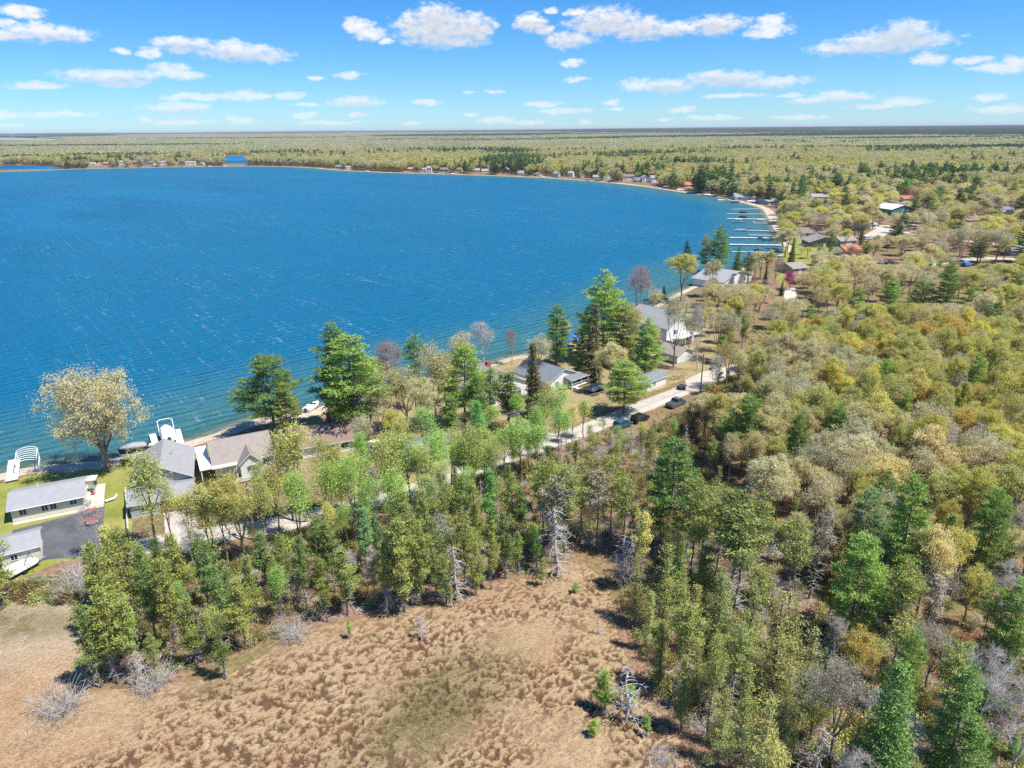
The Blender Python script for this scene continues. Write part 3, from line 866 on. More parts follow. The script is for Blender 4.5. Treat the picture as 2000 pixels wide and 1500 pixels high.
def make_pine(seed, h, rad, lo=.16, whorl=.85, per=5, droop=-.02, up=.18, plate=.24, n_needle=6500, nl=.30, nw=.085, bark='bark_pine', dead_lo=None, prof='white', ragged=.25, clump=.46, inner=.30, trunk_r=None, leafmat='needle', toplean=0):
    r = np.random.default_rng(seed)
    br = trunk_r or h * .0145
    paths = []
    zt = np.linspace(-.3, h, 9)
    sw = np.cumsum(r.normal(size=(9, 2)) * h * .004, axis=0); sw[0] = 0
    tr = np.column_stack([sw, zt]); paths.append((tr, np.linspace(br * 1.15, br * .08, 9)))
    def axis_at(z): return np.array([np.interp(z, zt, sw[:, 0]), np.interp(z, zt, sw[:, 1]), z])
    centres, dirs, wts = [], [], []
    z = h * lo
    side = r.uniform(.75, 1.15, 8)
    while z < h * .985:
        t_ = (z - h * lo) / (h * (1 - lo))
        if prof == 'white': L0 = rad * (np.interp(t_, [0, .12, .35, .62, .85, 1], [.62, .92, 1.0, .78, .45, .10]))
        elif prof == 'cone': L0 = rad * (1 - t_) ** .85 + .12
        elif prof == 'jack': L0 = rad * np.interp(t_, [0, .15, .45, .75, 1], [.45, .85, 1.0, .75, .16])
        else: L0 = rad * (1 - t_) ** .7 + .15
        n_b = max(3, int(per * (1 - .35 * t_) + r.uniform(-.5, 1)))
        a0 = r.uniform(0, 6.28)
        for k in range(n_b):
            az = a0 + 6.283 * (k + r.uniform(-.3, .3)) / n_b
            Lb = L0 * (1 + r.uniform(-ragged, ragged)) * side[int(az / 6.2832 * 8) % 8]
            if r.random() < ragged * .35: Lb *= .5
            s0 = axis_at(z + r.uniform(-.2, .2) * whorl)
            e = s0 + np.array([math.cos(az) * Lb, math.sin(az) * Lb, Lb * (up * (.4 + t_) + droop + r.uniform(-.06, .06))])
            P_ = bend(s0, e, r, .03, 5, -.05 if droop < -.05 else .02)
            b0 = max(.018, br * .26 * (Lb / rad + .25))
            paths.append((P_, np.linspace(b0, .012, 5)))
            n_c = max(2, int(Lb / (clump * .75)))
            for q in range(n_c):
                f = inner + (1 - inner) * (q + r.uniform(.2, 1)) / n_c
                f = min(f, 1.0)
                p = s0 + (e - s0) * f
                lat = (1 - abs(f - .6)) * Lb * .26
                tang = np.array([-math.sin(az), math.cos(az), 0])
                for sgn in ((-1, 1) if lat > .35 else (0,)):
                    cpt = p + tang * sgn * lat * r.uniform(.35, 1.05) + np.array([0, 0, r.uniform(0, .12) * clump * 2])
                    centres.append(cpt); dirs.append(np.array([math.cos(az), math.sin(az), .0]) + tang * sgn * .5); wts.append(1.0)
        z += whorl * r.uniform(.8, 1.2) * (1 - .25 * t_)
    n_live = len(paths)
    if dead_lo:
        z = h * dead_lo
        while z < h * (lo + .12):
            for k in range(4):
                az = r.uniform(0, 6.28); Lb = rad * r.uniform(.4, 1.0); s0 = axis_at(z)
                paths.append((bend(s0, s0 + np.array([math.cos(az) * Lb, math.sin(az) * Lb, Lb * r.uniform(-.25, .1)]), r, .06, 4), np.linspace(.035, .010, 4)))
                for _ in range(3):
                    b_ = s0 + np.array([math.cos(az), math.sin(az), -.1]) * Lb * r.uniform(.4, 1)
                    paths.append((bend(b_, b_ + rand_dirs(1, r)[0] * .5, r, .1, 3), np.array([.014, .01, .006])))
            z += .55
    tv, tq = tubes_np(paths[:n_live])
    if len(paths) > n_live:
        dv, dq = tubes_np(paths[n_live:]); DEADQ[seed] = len(tq); tv, tq = np.concatenate([tv, dv]), np.concatenate([tq, dq + len(tv)])
        bark = (bark, len(tq) - len(dq))
    C = np.array(centres); D = np.array(dirs)
    k = r.integers(0, len(C), n_needle)
    off = r.normal(size=(n_needle, 3)) * clump * .55 * np.array([1, 1, plate / .5])
    P_ = C[k] + off
    d = D[k] * .8 + r.normal(size=(n_needle, 3)) * .55 + np.array([0, 0, .28 if droop > -.05 else -.25])
    d /= np.linalg.norm(d, axis=1, keepdims=True)
    w = np.cross(d, rand_dirs(n_needle, r) * .8 + np.array([0, 0, .8])); w /= np.linalg.norm(w, axis=1, keepdims=True) + 1e-9
    s_ = r.uniform(.65, 1.3, n_needle)[:, None]
    return h, (tv, tq, bark), diamonds(P_, d * nl * s_, w * nw * s_), leafmat

def make_snag(seed, h, rad, shaggy=60):
    """a dead conifer: grey pole with a tangle of drooping bare branches"""
    r = np.random.default_rng(seed); br = h * .016; paths = []
    sw = np.cumsum(r.normal(size=(8, 2)) * h * .010, axis=0); sw[0] = 0
    zt = np.linspace(-.2, h, 8); paths.append((np.column_stack([sw, zt]), np.linspace(br * 1.1, br * .18, 8)))
    for i in range(shaggy):
        z = h * r.uniform(.12, .97); t_ = z / h; az = r.uniform(0, 6.28)
        Lb = rad * (1.05 - .75 * t_) * r.uniform(.5, 1.15)
        s0 = np.array([np.interp(z, zt, sw[:, 0]), np.interp(z, zt, sw[:, 1]), z])
        e = s0 + np.array([math.cos(az) * Lb, math.sin(az) * Lb, Lb * r.uniform(-.75, .25)])
        P_ = bend(s0, e, r, .10, 5, .06); paths.append((P_, np.linspace(.045, .012, 5) * (h / 8) ** .5))
        for _ in range(7):
            q = P_[r.integers(1, 5)]; o = rand_dirs(1, r)[0] + np.array([0, 0, -.35])
            paths.append((bend(q, q + o * Lb * r.uniform(.2, .42), r, .12, 3), np.array([.017, .012, .006])))
    tv, tq = tubes_np(paths, 5)
    return h, (tv, tq, 'bark_dead'), None, None

def make_brush(seed, h, rad, n=70):
    """a heap of bare, grey, arching stems"""
    r = np.random.default_rng(seed); paths = []
    for i in range(n):
        az = r.uniform(0, 6.28); b = np.array([r.normal() * rad * .22, r.normal() * rad * .22, -.1])
        Lb = rad * r.uniform(.5, 1.1)
        e = b + np.array([math.cos(az) * Lb, math.sin(az) * Lb, h * r.uniform(.25, 1.0)])
        P_ = bend(b, e, r, .10, 5, .10); paths.append((P_, np.linspace(.026, .008, 5)))
        for _ in range(4):
            q = P_[r.integers(1, 5)]
            paths.append((bend(q, q + (rand_dirs(1, r)[0] * .7 + np.array([math.cos(az), math.sin(az), 0]) * .3) * Lb * .4, r, .1, 3), np.array([.015, .010, .005])))
    tv, tq = tubes_np(paths, 4)
    return h, (tv, tq, 'bark_dead'), None, None

def make_shrub(seed, h, rad, n_leaf=1100, bark='bark_oak', leaf=.11):
    r = np.random.default_rng(seed); paths = []; tips = []
    for i in range(26):
        az = r.uniform(0, 6.28); b = np.array([r.normal() * rad * .15, r.normal() * rad * .15, -.1]); Lb = rad * r.uniform(.2, 1.0)
        e = np.array([math.cos(az) * Lb, math.sin(az) * Lb, h * r.uniform(.55, 1.0) * (1.05 - .35 * Lb / rad)])
        P_ = bend(b, e, r, .06, 4, .08); paths.append((P_, np.linspace(.03, .008, 4))); tips += [P_[3], P_[2]]
    C = np.array(tips); k = r.integers(0, len(C), n_leaf)
    P_ = C[k] + r.normal(size=(n_leaf, 3)) * .26
    P_[:, 2] = np.clip(P_[:, 2], .05, None)
    s_ = leaf * r.uniform(.6, 1.3, n_leaf)[:, None]; u = rand_dirs(n_leaf, r); w = np.cross(u, rand_dirs(n_leaf, r)); w /= np.linalg.norm(w, axis=1, keepdims=True) + 1e-9
    tv, tq = tubes_np(paths, 4)
    return h, (tv, tq, bark), diamonds(P_, u * s_, w * s_ * .6), 'leaf'

GEN = {
 'oak':    [make_broad(100 + i, 14, rd, n_leaf=13500, clusters=150, twigs=3, leaf=.125, crown_lo=lo, csz=.46, squash=.7) for i, (rd, lo) in enumerate([(5.2,.30),(4.6,.36),(5.6,.34),(4.2,.28),(5.0,.40),(4.8,.26),(4.4,.34),(5.4,.30)])],
 'sparse': [make_broad(140 + i, 14, rd, n_leaf=5600, clusters=110, twigs=6, leaf=.115, crown_lo=.34, csz=.7) for i, rd in enumerate([5.2, 4.6, 5.6])],
 'shore_oak': [make_broad(163, 19, 8.8, n_leaf=30000, clusters=260, twigs=4, leaf=.15, crown_lo=.24, trunk=.24, fork=8, billows=34, csz=.80, squash=.6, trunk_r=.42)],
 'aspen':  [make_broad(180 + i, 14, rd, trunk=.45, n_leaf=3600, clusters=85, twigs=5, leaf=.10, crown_lo=.24, csz=.50, squash=1.0, fork=4, bark=['bark_oak', 'bark_pale', 'bark_oak', 'bark_oak'][i], trunk_r=.12) for i, rd in enumerate([2.5, 2.2, 2.9, 2.0])],
 'bare':   [make_broad(200 + i, 13, rd, n_leaf=0, clusters=120, twigs=16, crown_lo=.28, csz=.8, bark='bark_dead', trunk_r=.15) for i, rd in enumerate([4.2, 3.6])],
 'budding':[make_broad(210 + i, 13, rd, n_leaf=3400, clusters=120, twigs=10, crown_lo=.28, csz=.75, leaf=.08, bark='bark_red', trunk_r=.19) for i, rd in enumerate([4.6, 4.2])],
 'white_pine': [make_pine(220 + i, 18, rd, lo=lo, n_needle=13000, per=5, whorl=.95, plate=.17, clump=.62, nl=.27, nw=.070) for i, (rd, lo) in enumerate([(4.6,.20),(4.2,.14),(5.0,.24),(3.9,.12)])],
 'jack_pine': [make_pine(240 + i, 11, rd, lo=lo, n_needle=4600, per=4, whorl=.72, plate=.34, prof='jack', ragged=.55, clump=.46, nl=.165, nw=.052, dead_lo=.10, up=.30, inner=.25) for i, (rd, lo) in enumerate([(1.5,.28),(1.8,.22),(1.25,.36),(1.9,.18),(1.2,.34),(1.6,.26)])],
 'tall_pine': [make_pine(260 + i, 15, 2.0, lo=.50, n_needle=2700, per=5, whorl=.65, plate=.34, prof='jack', ragged=.45, clump=.46, nl=.21, nw=.06, dead_lo=.14, up=.3, trunk_r=.14) for i in range(3)],
 'spruce': [make_pine(270 + i, 14, rd, lo=.05, n_needle=8500, per=8, whorl=.48, plate=.24, prof='cone', droop=-.22, up=.05, ragged=.14, clump=.42, nl=.22, nw=.085, inner=.15) for i, rd in enumerate([2.7, 2.3])],
 'fir':    [make_pine(280 + i, 12, rd, lo=.04, n_needle=20000, per=7, whorl=.55, plate=.24, prof='cone', droop=.03, up=.22, ragged=.24, clump=.46, nl=.14, nw=.045, inner=.2) for i, rd in enumerate([3.0, 2.6])],
 'larch':  [make_pine(290 + i, 12, rd, lo=.14, n_needle=4600, per=5, whorl=.66, plate=.34, prof='cone2', droop=.02, up=.1, ragged=.55, clump=.42, nl=.105, nw=.042, inner=.12, dead_lo=.05) for i, rd in enumerate([1.5, 1.25, 1.8])],
 'snag':   [make_snag(300 + i, 8, rd, n) for i, (rd, n) in enumerate([(2.0, 60), (1.6, 80), (2.3, 45)])],
 'brush':  [make_brush(310 + i, 3.2, 2.6, 110) for i in range(2)],
 'shrub':  [make_shrub(320 + i, 1.9, 1.3) for i in range(3)],
 'round_bush': [make_broad(330, 5, 3.3, trunk=.18, n_leaf=5200, clusters=110, leaf=.10, crown_lo=.12, csz=.5, trunk_r=.10)],
}
# name of the thing, everyday word
KIND = {'oak': ('oak_tree', 'oak'), 'sparse': ('thin_leaved_tree', 'thin-leaved tree'), 'shore_oak': ('oak_tree', 'oak'), 'aspen': ('aspen_tree', 'aspen'), 'bare': ('bare_tree', 'bare tree'), 'budding': ('maple_tree', 'maple'),
        'white_pine': ('white_pine_tree', 'pine'), 'jack_pine': ('jack_pine_tree', 'jack pine'), 'tall_pine': ('tall_pine_tree', 'tall pine'), 'spruce': ('spruce_tree', 'spruce'), 'fir': ('fir_tree', 'fir'),
        'larch': ('larch_tree', 'larch'), 'snag': ('dead_tree', 'dead tree'), 'brush': ('brush_heap', 'brush heap'), 'shrub': ('shrub', 'shrub'), 'round_bush': ('redbud_tree', 'redbud')}
CAT = {'brush': 'brush heap', 'shrub': 'shrub', 'snag': 'dead tree'}
for kind, lst in GEN.items():
    TREES[kind] = []
    for (h, (tv, tq, bark), crown, lm) in lst:
        tm = mesh_np('trunk', tv, tq, None, [bark], smooth=True) if isinstance(bark, str) else mesh_np('trunk', tv, tq, None, [bark[0], 'bark_dead'], (np.arange(len(tq)) >= bark[1]).astype(int), smooth=True)
        cm = mesh_np('crown', crown[0], crown[1], None, [lm]) if crown is not None else None
        TREES[kind].append((h, tm, cm))

TINT = {
 'tan': ((0.7, 0.63, 0.32), 'pale tan'), 'olive': ((0.6, 0.585, 0.2), 'olive'), 'yellow': ((0.7, 0.665, 0.19), 'yellow-green'), 'gold': ((0.66, 0.54, 0.17), 'golden'),
 'greytan': ((.66, .615, .37), 'grey-tan'), 'lime': ((0.42, 0.62, 0.15), 'lime green'), 'aspen': ((0.55, 0.6, 0.19), 'light green'), 'bright': ((0.22, 0.46, 0.12), 'bright green'),
 'wp': ((0.35, 0.49, 0.115), 'bright green'), 'wpd': ((0.215, 0.335, 0.09), 'deep green'), 'jp': ((0.36, 0.4, 0.12), 'olive green'), 'jpd': ((0.24, 0.32, 0.105), 'dark green'),
 'sp': ((0.102, 0.174, 0.065), 'dark'), 'spb': ((0.260, 0.234, 0.111), 'brownish'), 'fir': ((0.3, 0.45, 0.13), 'fresh green'), 'bluegreen': ((0.26, 0.39, 0.16), 'blue-green'),
 'larch': ((0.45, 0.47, 0.17), 'soft green'), 'rust': ((0.462, 0.275, 0.154), 'rusty'), 'pink': ((0.484, 0.319, 0.264), 'pinkish'), 'purple': ((0.396, 0.077, 0.242), 'purple'), 'grey': ((0.46, 0.42, 0.33), 'grey'),
 'dead': ((0.400, 0.380, 0.360), 'grey'), 'shr': ((0.288, 0.282, 0.102), 'olive'), 'brown': ((0.330, 0.220, 0.132), 'brown'),
}
UNNAMED = []
N_TREE = 0
def tree(kind, x, y, h, label=None, tint='olive', wf=1.0, group=None, where=None, lean=None):
    """one tree of its own: an Empty with its trunk and its crown"""
    global N_TREE
    N_TREE += 1
    hn, tm, cm = random.choice(TREES[kind])
    name, word = KIND[kind]
    s_ = h / hn
    if cm is None:
        root = link(name, tm)                       # bare: one body of wood
    else:
        root = empty(name, (0, 0, 0))
    root.location = (x, y, 0)
    root.rotation_euler = (random.gauss(0, .02), random.gauss(0, .02), random.uniform(0, 6.28)) if lean is None else lean
    root.scale = (s_ * wf, s_ * wf, s_)
    rgb, tw = TINT[tint]
    if cm is not None:
        link('trunk', tm, root)
        c = link('crown', cm, root)
        j = random.uniform(.86, 1.14); g = random.uniform(-.06, .06)
        c['tint'] = (rgb[0] * j * (1 + g), rgb[1] * j, rgb[2] * j * (1 - g))
    if label is None: UNNAMED.append((root, tw, word, x, y))
    tag(root, label, CAT.get(kind, 'tree'), group)
    return root
def tree_px(kind, bx, by, ty, label=None, tint='olive', wf=1.0, group=None, where=None):
    p = at(bx, by)
    BASES.append((p.x, p.y, 2.2))
    return tree(kind, p.x, p.y, height_to(p, ty), label, tint, wf, group, where)
BASES = []

# ------------------------------------------------------------------ buildings
FOOT = []     # footprints to keep scattered trees clear of
def frame_of(fl, fr, L=None):
    a, b = at(*fl), at(*fr)
    d = (b - a); ang = math.atan2(d.y, d.x)
    return a, ang, (L or d.length)

def roof_slab(mb, pts, th, mi=0, side=1):
    """pts: four corners of the top plane; the slab hangs th below it"""
    lo = [(p[0], p[1], p[2] - th) for p in pts]
    mb.hexa(lo + list(pts), mi, side)

def opening(parent, kind, side, u, z, w, h, L, W, frame='white_paint', fill='glass', off=0.0):
    """window or door set on one of the four walls; u runs along that wall"""
    mb, mp = MB(), MB()
    t_ = .09
    def P_(a, o, zz):
        return {'f': (a, off - o, zz), 'b': (a, W + o, zz), 'l': (-o, a, zz), 'r': (L + o, a, zz)}[side]
    def bar(mbb, a0, a1, z0, z1, o0, o1):
        vs = [P_(a, o, zz) for zz in (z0, z1) for (a, o) in ((a0, o0), (a1, o0), (a1, o1), (a0, o1))]
        mbb.hexa(vs)
    a0, a1, z0, z1 = u - w / 2, u + w / 2, z, z + h
    if kind == 'window':
        bar(mb, a0 - t_, a1 + t_, z1, z1 + t_, .004, .06); bar(mb, a0 - t_, a1 + t_, z0 - t_, z0, .004, .08)
        bar(mb, a0 - t_, a0, z0, z1, .004, .06); bar(mb, a1, a1 + t_, z0, z1, .004, .06)
        bar(mb, (a0 + a1) / 2 - .03, (a0 + a1) / 2 + .03, z0, z1, .004, .05)
        o = mb.build('window', frame, parent)
        bar(mp, a0, a1, z0, z1, .003, .03); mp.build('pane', fill, o)
    elif kind == 'garage_door':
        bar(mb, a0 - t_, a1 + t_, z1, z1 + t_, .004, .06); bar(mb, a0 - t_, a0, z0, z1, .004, .06); bar(mb, a1, a1 + t_, z0, z1, .004, .06)
        o = mb.build('garage_door', frame, parent)
        n = 4
        for k in range(n):
            mp = MB(); bar(mp, a0, a1, z0 + h * k / n + .015, z0 + h * (k + 1) / n - .015, .003, .035); mp.build('panel', fill, o)
    else:
        bar(mb, a0 - t_, a1 + t_, z1, z1 + t_, .004, .06); bar(mb, a0 - t_, a0, z0, z1, .004, .06); bar(mb, a1, a1 + t_, z0, z1, .004, .06)
        bar(mb, a0, a1, z0, z1, .003, .04)
        o = mb.build('door', frame, parent)
        bar(mp, a1 - .16, a1 - .08, z0 + .95, z0 + 1.08, .04, .09); mp.build('handle', 'metal', o)

def house(name, label, a, ang, L, W, wh, rise, ridge='x', roofm='roof_grey', wallm='wall_white', over=.45, wins=(), chim=None, cat='house', group=None, z=0.0, th=.16, skirt=True, root=None):
    if root is None:
        root = empty(name, (a.x, a.y, z), ang); tag(root, label, cat, group)
    prof = lambda w: [(0, -.1), (w, -.1), (w, wh), (w / 2, wh + rise), (0, wh)]
    mb = MB()
    if ridge == 'x': mb.prism(prof(W), 'x', 0, L)
    else: mb.prism(prof(L), 'y', 0, W)
    mb.build('wall', wallm, root)
    if skirt:
        sk = MB().box(-.03, L + .03, -.03, 0 - .002, -.1, .25).box(-.03, -.002, 0, W, -.1, .25).box(L + .002, L + .03, 0, W, -.1, .25)
        sk.build('plinth', 'concrete', root)
    span = W if ridge == 'x' else L
    k = rise / (span / 2)
    e = over
    zt = lambda s_: wh + rise - k * abs(s_ - span / 2) + th
    ln = L if ridge == 'x' else W
    for sgn in (0, 1):
        s0, s1 = (-e, span / 2) if sgn == 0 else (span / 2, span + e)
        def T(a_, s_): return (a_, s_, zt(s_)) if ridge == 'x' else (s_, a_, zt(s_))
        pts = [T(-e, s0), T(ln + e, s0), T(ln + e, s1), T(-e, s1)]
        if ridge != 'x': pts = pts[::-1]
        rb = MB(); roof_slab(rb, pts, th)
        ro = rb.build('roof', [roofm, 'white_paint'], root)
        if sgn == 0:
            cap = MB()
            c0 = T(-e, span / 2); c1 = T(ln + e, span / 2)
            cap.tube([(c0[0], c0[1], c0[2] - .03), (c1[0], c1[1], c1[2] - .03)], .09, 6); cap.build('ridge_cap', roofm, ro)
            if chim:
                cx, cy, cw, ch = chim
                zz = zt(cy if ridge == 'x' else cx) - .5
                cm = MB().box(cx - cw/2, cx + cw/2, cy - cw/2, cy + cw/2, zz, wh + rise + ch); co = cm.build('chimney', 'brick', ro)
    for w in wins: opening(root, *w[:6], L, W, *(w[6:]))
    if name != 'cottage':
        c = math.cos(ang); s_ = math.sin(ang)
        FOOT.append([(a.x + c * u - s_ * v, a.y + s_ * u + c * v) for u, v in ((-1, -1), (L + 1, -1), (L + 1, W + 1), (-1, W + 1))])
    return root

# 1 ranch house and its garage, at the left edge
a, ang, L = frame_of((26, 1021), (166, 993))
ranch = house('ranch_house', 'long ranch house with light grey roof and pale sage siding by the asphalt drive', a, ang, L, 7.4, 2.35, 1.15, 'x', 'roof_light', 'wall_sage', .5,
      [('window', 'f', L * .16, 1.0, .95, .95), ('window', 'f', L * .46, 1.0, .85, 1.0), ('window', 'f', L * .58, 1.0, .85, 1.0), ('window', 'f', L * .86, 1.15, .9, .7), ('door', 'r', 3.2, .05, .95, 2.0), ('window', 'r', 5.6, 1.0, 1.2, .9)])
MB().tube([(L * .35, 4.6, 3.3), (L * .35, 4.6, 3.95)], .07, 8).build('vent_pipe', 'white_paint', ranch)
MB().tube([(L * .05, .0 - .57, 2.28), (L * 1.04, -.57, 2.28)], .07, 6).build('gutter', 'white_paint', ranch)
a, ang, L = frame_of((6, 1112), (83, 1092))
house('garage', 'small detached garage with light grey roof and sage siding below the asphalt drive', a, ang, L, 5.6, 2.3, 1.0, 'x', 'roof_light', 'wall_sage', .35,
      [('garage_door', 'r', 2.7, .02, 2.7, 2.05, 'white_paint', 'garage_door'), ('window', 'f', 1.6, 1.0, .8, .8)], cat='garage')

# 2 grey gabled house with the low garage wing
a, ang, L = frame_of((258, 1014), (380, 992))
gh = house('gabled_house', 'grey house with steep front gable and low garage wing beside the spreading oak', a, ang, L, 6.0, 2.5, .9, 'x', 'roof_grey', 'wall_grey', .4,
      [('garage_door', 'f', L * .70, .02, 4.4, 2.2, 'white_paint', 'garage_door_brown'), ('window', 'f', L * .22, .9, 1.0, 1.0), ('window', 'f', L * .36, .9, .8, 1.0)])
mb = MB(); mb.prism([(.2, -.1), (L - .2, -.1), (L - .2, 3.3), (L / 2, 5.7), (.2, 3.3)], 'y', 6.004, 17.5); mb.build('wall', 'wall_grey', gh)
for sgn in (0, 1):
    z0, zr = 3.3 + .17 - .45 * 2.4 / (L / 2 - .2) * 1.0, 5.7 + .17
    pts = [(-.3, 5.4, z0), (L / 2, 5.4, zr), (L / 2, 18, zr), (-.3, 18, z0)] if sgn == 0 else [(L / 2, 5.4, zr), (L + .3, 5.4, z0), (L + .3, 18, z0), (L / 2, 18, zr)]
    rb = MB(); roof_slab(rb, pts, .17); ro = rb.build('roof', ['roof_grey', 'white_paint'], gh)
    if sgn: MB().tube([(L * .66, 12, 5.0), (L * .66, 12, 5.6)], .08, 8).build('vent_pipe', 'metal', ro)
opening(gh, 'window', 'f', L * .5, 3.95, 1.1, .8, L, 0, 'white_paint', 'glass', 6.0)
for k, (u, hh) in enumerate([(7.5, 1.3), (10.5, 1.3), (14, 1.3)]): opening(gh, 'window', 'r', u, 1.2, 1.2, 1.1, L - .2, 17)
c, s_ = math.cos(ang), math.sin(ang)
FOOT.append([(a.x + c * u - s_ * v, a.y + s_ * u + c * v) for u, v in ((-1, 5), (L + 1, 5), (L + 1, 19), (-1, 19))])
# white picket fence along its side
def fence(label, p0, p1, h=1.1, step=1.8, mat='white_paint'):
    a_, b_ = at(*p0), at(*p1); d = b_ - a_; an = math.atan2(d.y, d.x); Ln = d.length
    f = empty('fence', (a_.x, a_.y, 0), an); tag(f, label, 'fence')
    n = max(2, int(Ln / step))
    for k in range(n + 1): MB().box(Ln * k / n - .06, Ln * k / n + .06, -.06, .06, -.05, h).build('post', mat, f)
    for zz in (.35, .62, .9): MB().box(0, Ln, .062, .10, zz * h - .06, zz * h + .07).build('rail', mat, f)
fence('white rail fence beside the grey gabled house', (252, 1045), (247, 962))
fence('white rail fence along the shore lawn behind the redbud', (1558, 482), (1640, 484), 1.4, 3)
fence('white rail fence in front of the taupe roofed house', (455, 948), (560, 925), 1.2, 2)

# 3 taupe house with the wide white porch roof
a, ang, L = frame_of((424, 937), (535, 914))
th_ = house('lake_house', 'white house with taupe shingle roof and wide white porch roof', a, ang, L, 9.0, 3.0, 2.6, 'x', 'roof_taupe', 'wall_white', .5,
      [('window', 'f', 6.2, 1.0, 1.2, 1.1), ('window', 'f', 8.6, 1.0, 1.2, 1.1), ('door', 'f', 10.3, .05, .95, 2.05)])
MB().box(-2.5, -.55, -1.2, 9.6, 2.75, 2.95).box(-.55, 3.6, -1.6, -.56, 2.75, 2.95).build('porch_roof', 'white_paint', th_)
for (u, v) in ((-2.3, -1.0), (-2.3, 4), (-2.3, 9.3), (3.4, -1.4)): MB().box(u - .08, u + .08, v - .08, v + .08, -.05, 2.75).build('porch_post', 'white_paint', th_)
mb = MB(); mb.prism([(4.0, -.1), (7.6, -.1), (7.6, 2.9), (5.8, 4.5), (4.0, 2.9)], 'y', -1.8, 3.0); mb.build('front_gable', 'wall_white', th_)
for sgn in (0, 1):
    pts = [(3.7, -2.2, 2.75), (5.8, -2.2, 4.65), (5.8, 3.2, 4.65), (3.7, 3.2, 2.75)] if sgn == 0 else [(5.8, -2.2, 4.65), (7.9, -2.2, 2.75), (7.9, 3.2, 2.75), (5.8, 3.2, 4.65)]
    rb = MB(); roof_slab(rb, pts, .14); rb.build('roof', ['roof_taupe', 'white_paint'], th_)
opening(th_, 'window', 'f', 5.8, 1.1, 1.3, 1.2, L, 0, 'white_paint', 'glass', -1.8)
# 4 brown roofed house with a brick chimney
a, ang, L = frame_of((592, 898), (697, 880))
house('brown_house', 'white house with brown roof and red brick chimney under the tall pines', a, ang, L, 8.5, 2.7, 2.0, 'x', 'roof_brown', 'wall_white', .6,
      [('window', 'f', L * .78, 1.0, 1.3, 1.1), ('window', 'f', L * .52, 1.0, 1.1, 1.1), ('door', 'f', L * .65, .05, .95, 2.05), ('window', 'r', 3, 1, 1.2, 1.1)], chim=(L * .62, 6.4, .9, 1.2))
# 5 slate garage
a, ang, L = frame_of((806, 922), (893, 903))
house('garage', 'garage with blue-grey roof and tan wall between the aspens and the dark sport utility car', a, ang, L, 8.0, 2.6, 1.7, 'x', 'roof_slate', 'wall_tan', .5,
      [('garage_door', 'f', L * .68, .02, 4.2, 2.2, 'white_paint', 'garage_door'), ('door', 'f', L * .3, .03, .95, 2.0)], cat='garage')
# 6 the grey house behind the pines: its ridge runs from the lake towards the road
def gable_to_road(name, label, fl, fr, W, wh, rise, roofm, wallm, wins, **kw):
    a, ang, L = frame_of(fl, fr)
    return house(name, label, a, ang, L, W, wh, rise, 'y', roofm, wallm, .45, [(*w[:2], w[2] * L if w[1] == 'f' else w[2], *w[3:]) for w in wins], **kw), L
h7, L7 = gable_to_road('shore_house', 'large house with grey-taupe roof and brick chimney behind the pines', (948, 800), (1040, 772), 15, 3.2, 3.2, 'roof_taupe', 'wall_white',
      [('window', 'f', .3, 1.1, 1.2, 1.2), ('window', 'f', .7, 1.1, 1.2, 1.2), ('window', 'f', .5, 3.9, 1.0, .9), ('door', 'f', .5, .05, 1.0, 2.1)], chim=(7.8, 9.0, 1.0, .9))
mb = MB(); mb.prism([(0, 2.6), (0, 3.9), (2.2, 3.9)], 'y', 3.0, 5.2); mb.v = [(v[0] - .6, v[1], v[2]) for v in mb.v]; mb.build('dormer', 'wall_white', h7)
h8, L8 = gable_to_road('cottage', 'cottage with blue-grey roof, skylight and white porch', (1072, 768), (1128, 748), 11.5, 2.6, 2.2, 'roof_slate', 'wall_white',
      [('window', 'f', .28, 1.0, .9, 1.2), ('window', 'r', 3.0, 1.0, .9, 1.1), ('window', 'r', 6.5, 1.0, .9, 1.1)])
k8 = 2.2 / (L8 / 2)
sl = MB(); zz = lambda u: 2.6 + 2.2 - k8 * abs(u - L8 / 2) + .19
sl.hexa([(L8*.2, 7.2, zz(L8*.2) - .1), (L8*.34, 7.2, zz(L8*.34) - .1), (L8*.34, 8.3, zz(L8*.34) - .1), (L8*.2, 8.3, zz(L8*.2) - .1), (L8*.2, 7.2, zz(L8*.2) + .08), (L8*.34, 7.2, zz(L8*.34) + .08), (L8*.34, 8.3, zz(L8*.34) + .08), (L8*.2, 8.3, zz(L8*.2) + .08)])
sl.build('skylight', 'glass', h8)
MB().box(L8 * .55, L8 + 1.6, -2.2, -.05, .35, .5).build('porch_floor', 'white_paint', h8)
rb = MB(); roof_slab(rb, [(L8 * .5, -2.5, 2.35), (L8 + 1.9, -2.5, 2.35), (L8 + 1.9, -.05, 2.95), (L8 * .5, -.05, 2.95)], .12); rb.build('porch_roof', ['roof_slate', 'white_paint'], h8)
for u in (L8 * .56, L8 * .9, L8 + 1.5): MB().box(u - .07, u + .07, -2.2, -2.06, -.05, 2.4).build('porch_post', 'white_paint', h8)
MB().box(L8 * .56, L8 + 1.5, -2.16, -2.10, 1.15, 1.22).build('porch_rail', 'white_paint', h8)
for k in range(3): MB().box(L8 * .62, L8 * .62 + 1.1, -2.5 - .3 * k, -2.22 - .3 * k, -.05, .36 - .12 * k).build('step', 'white_paint', h8)
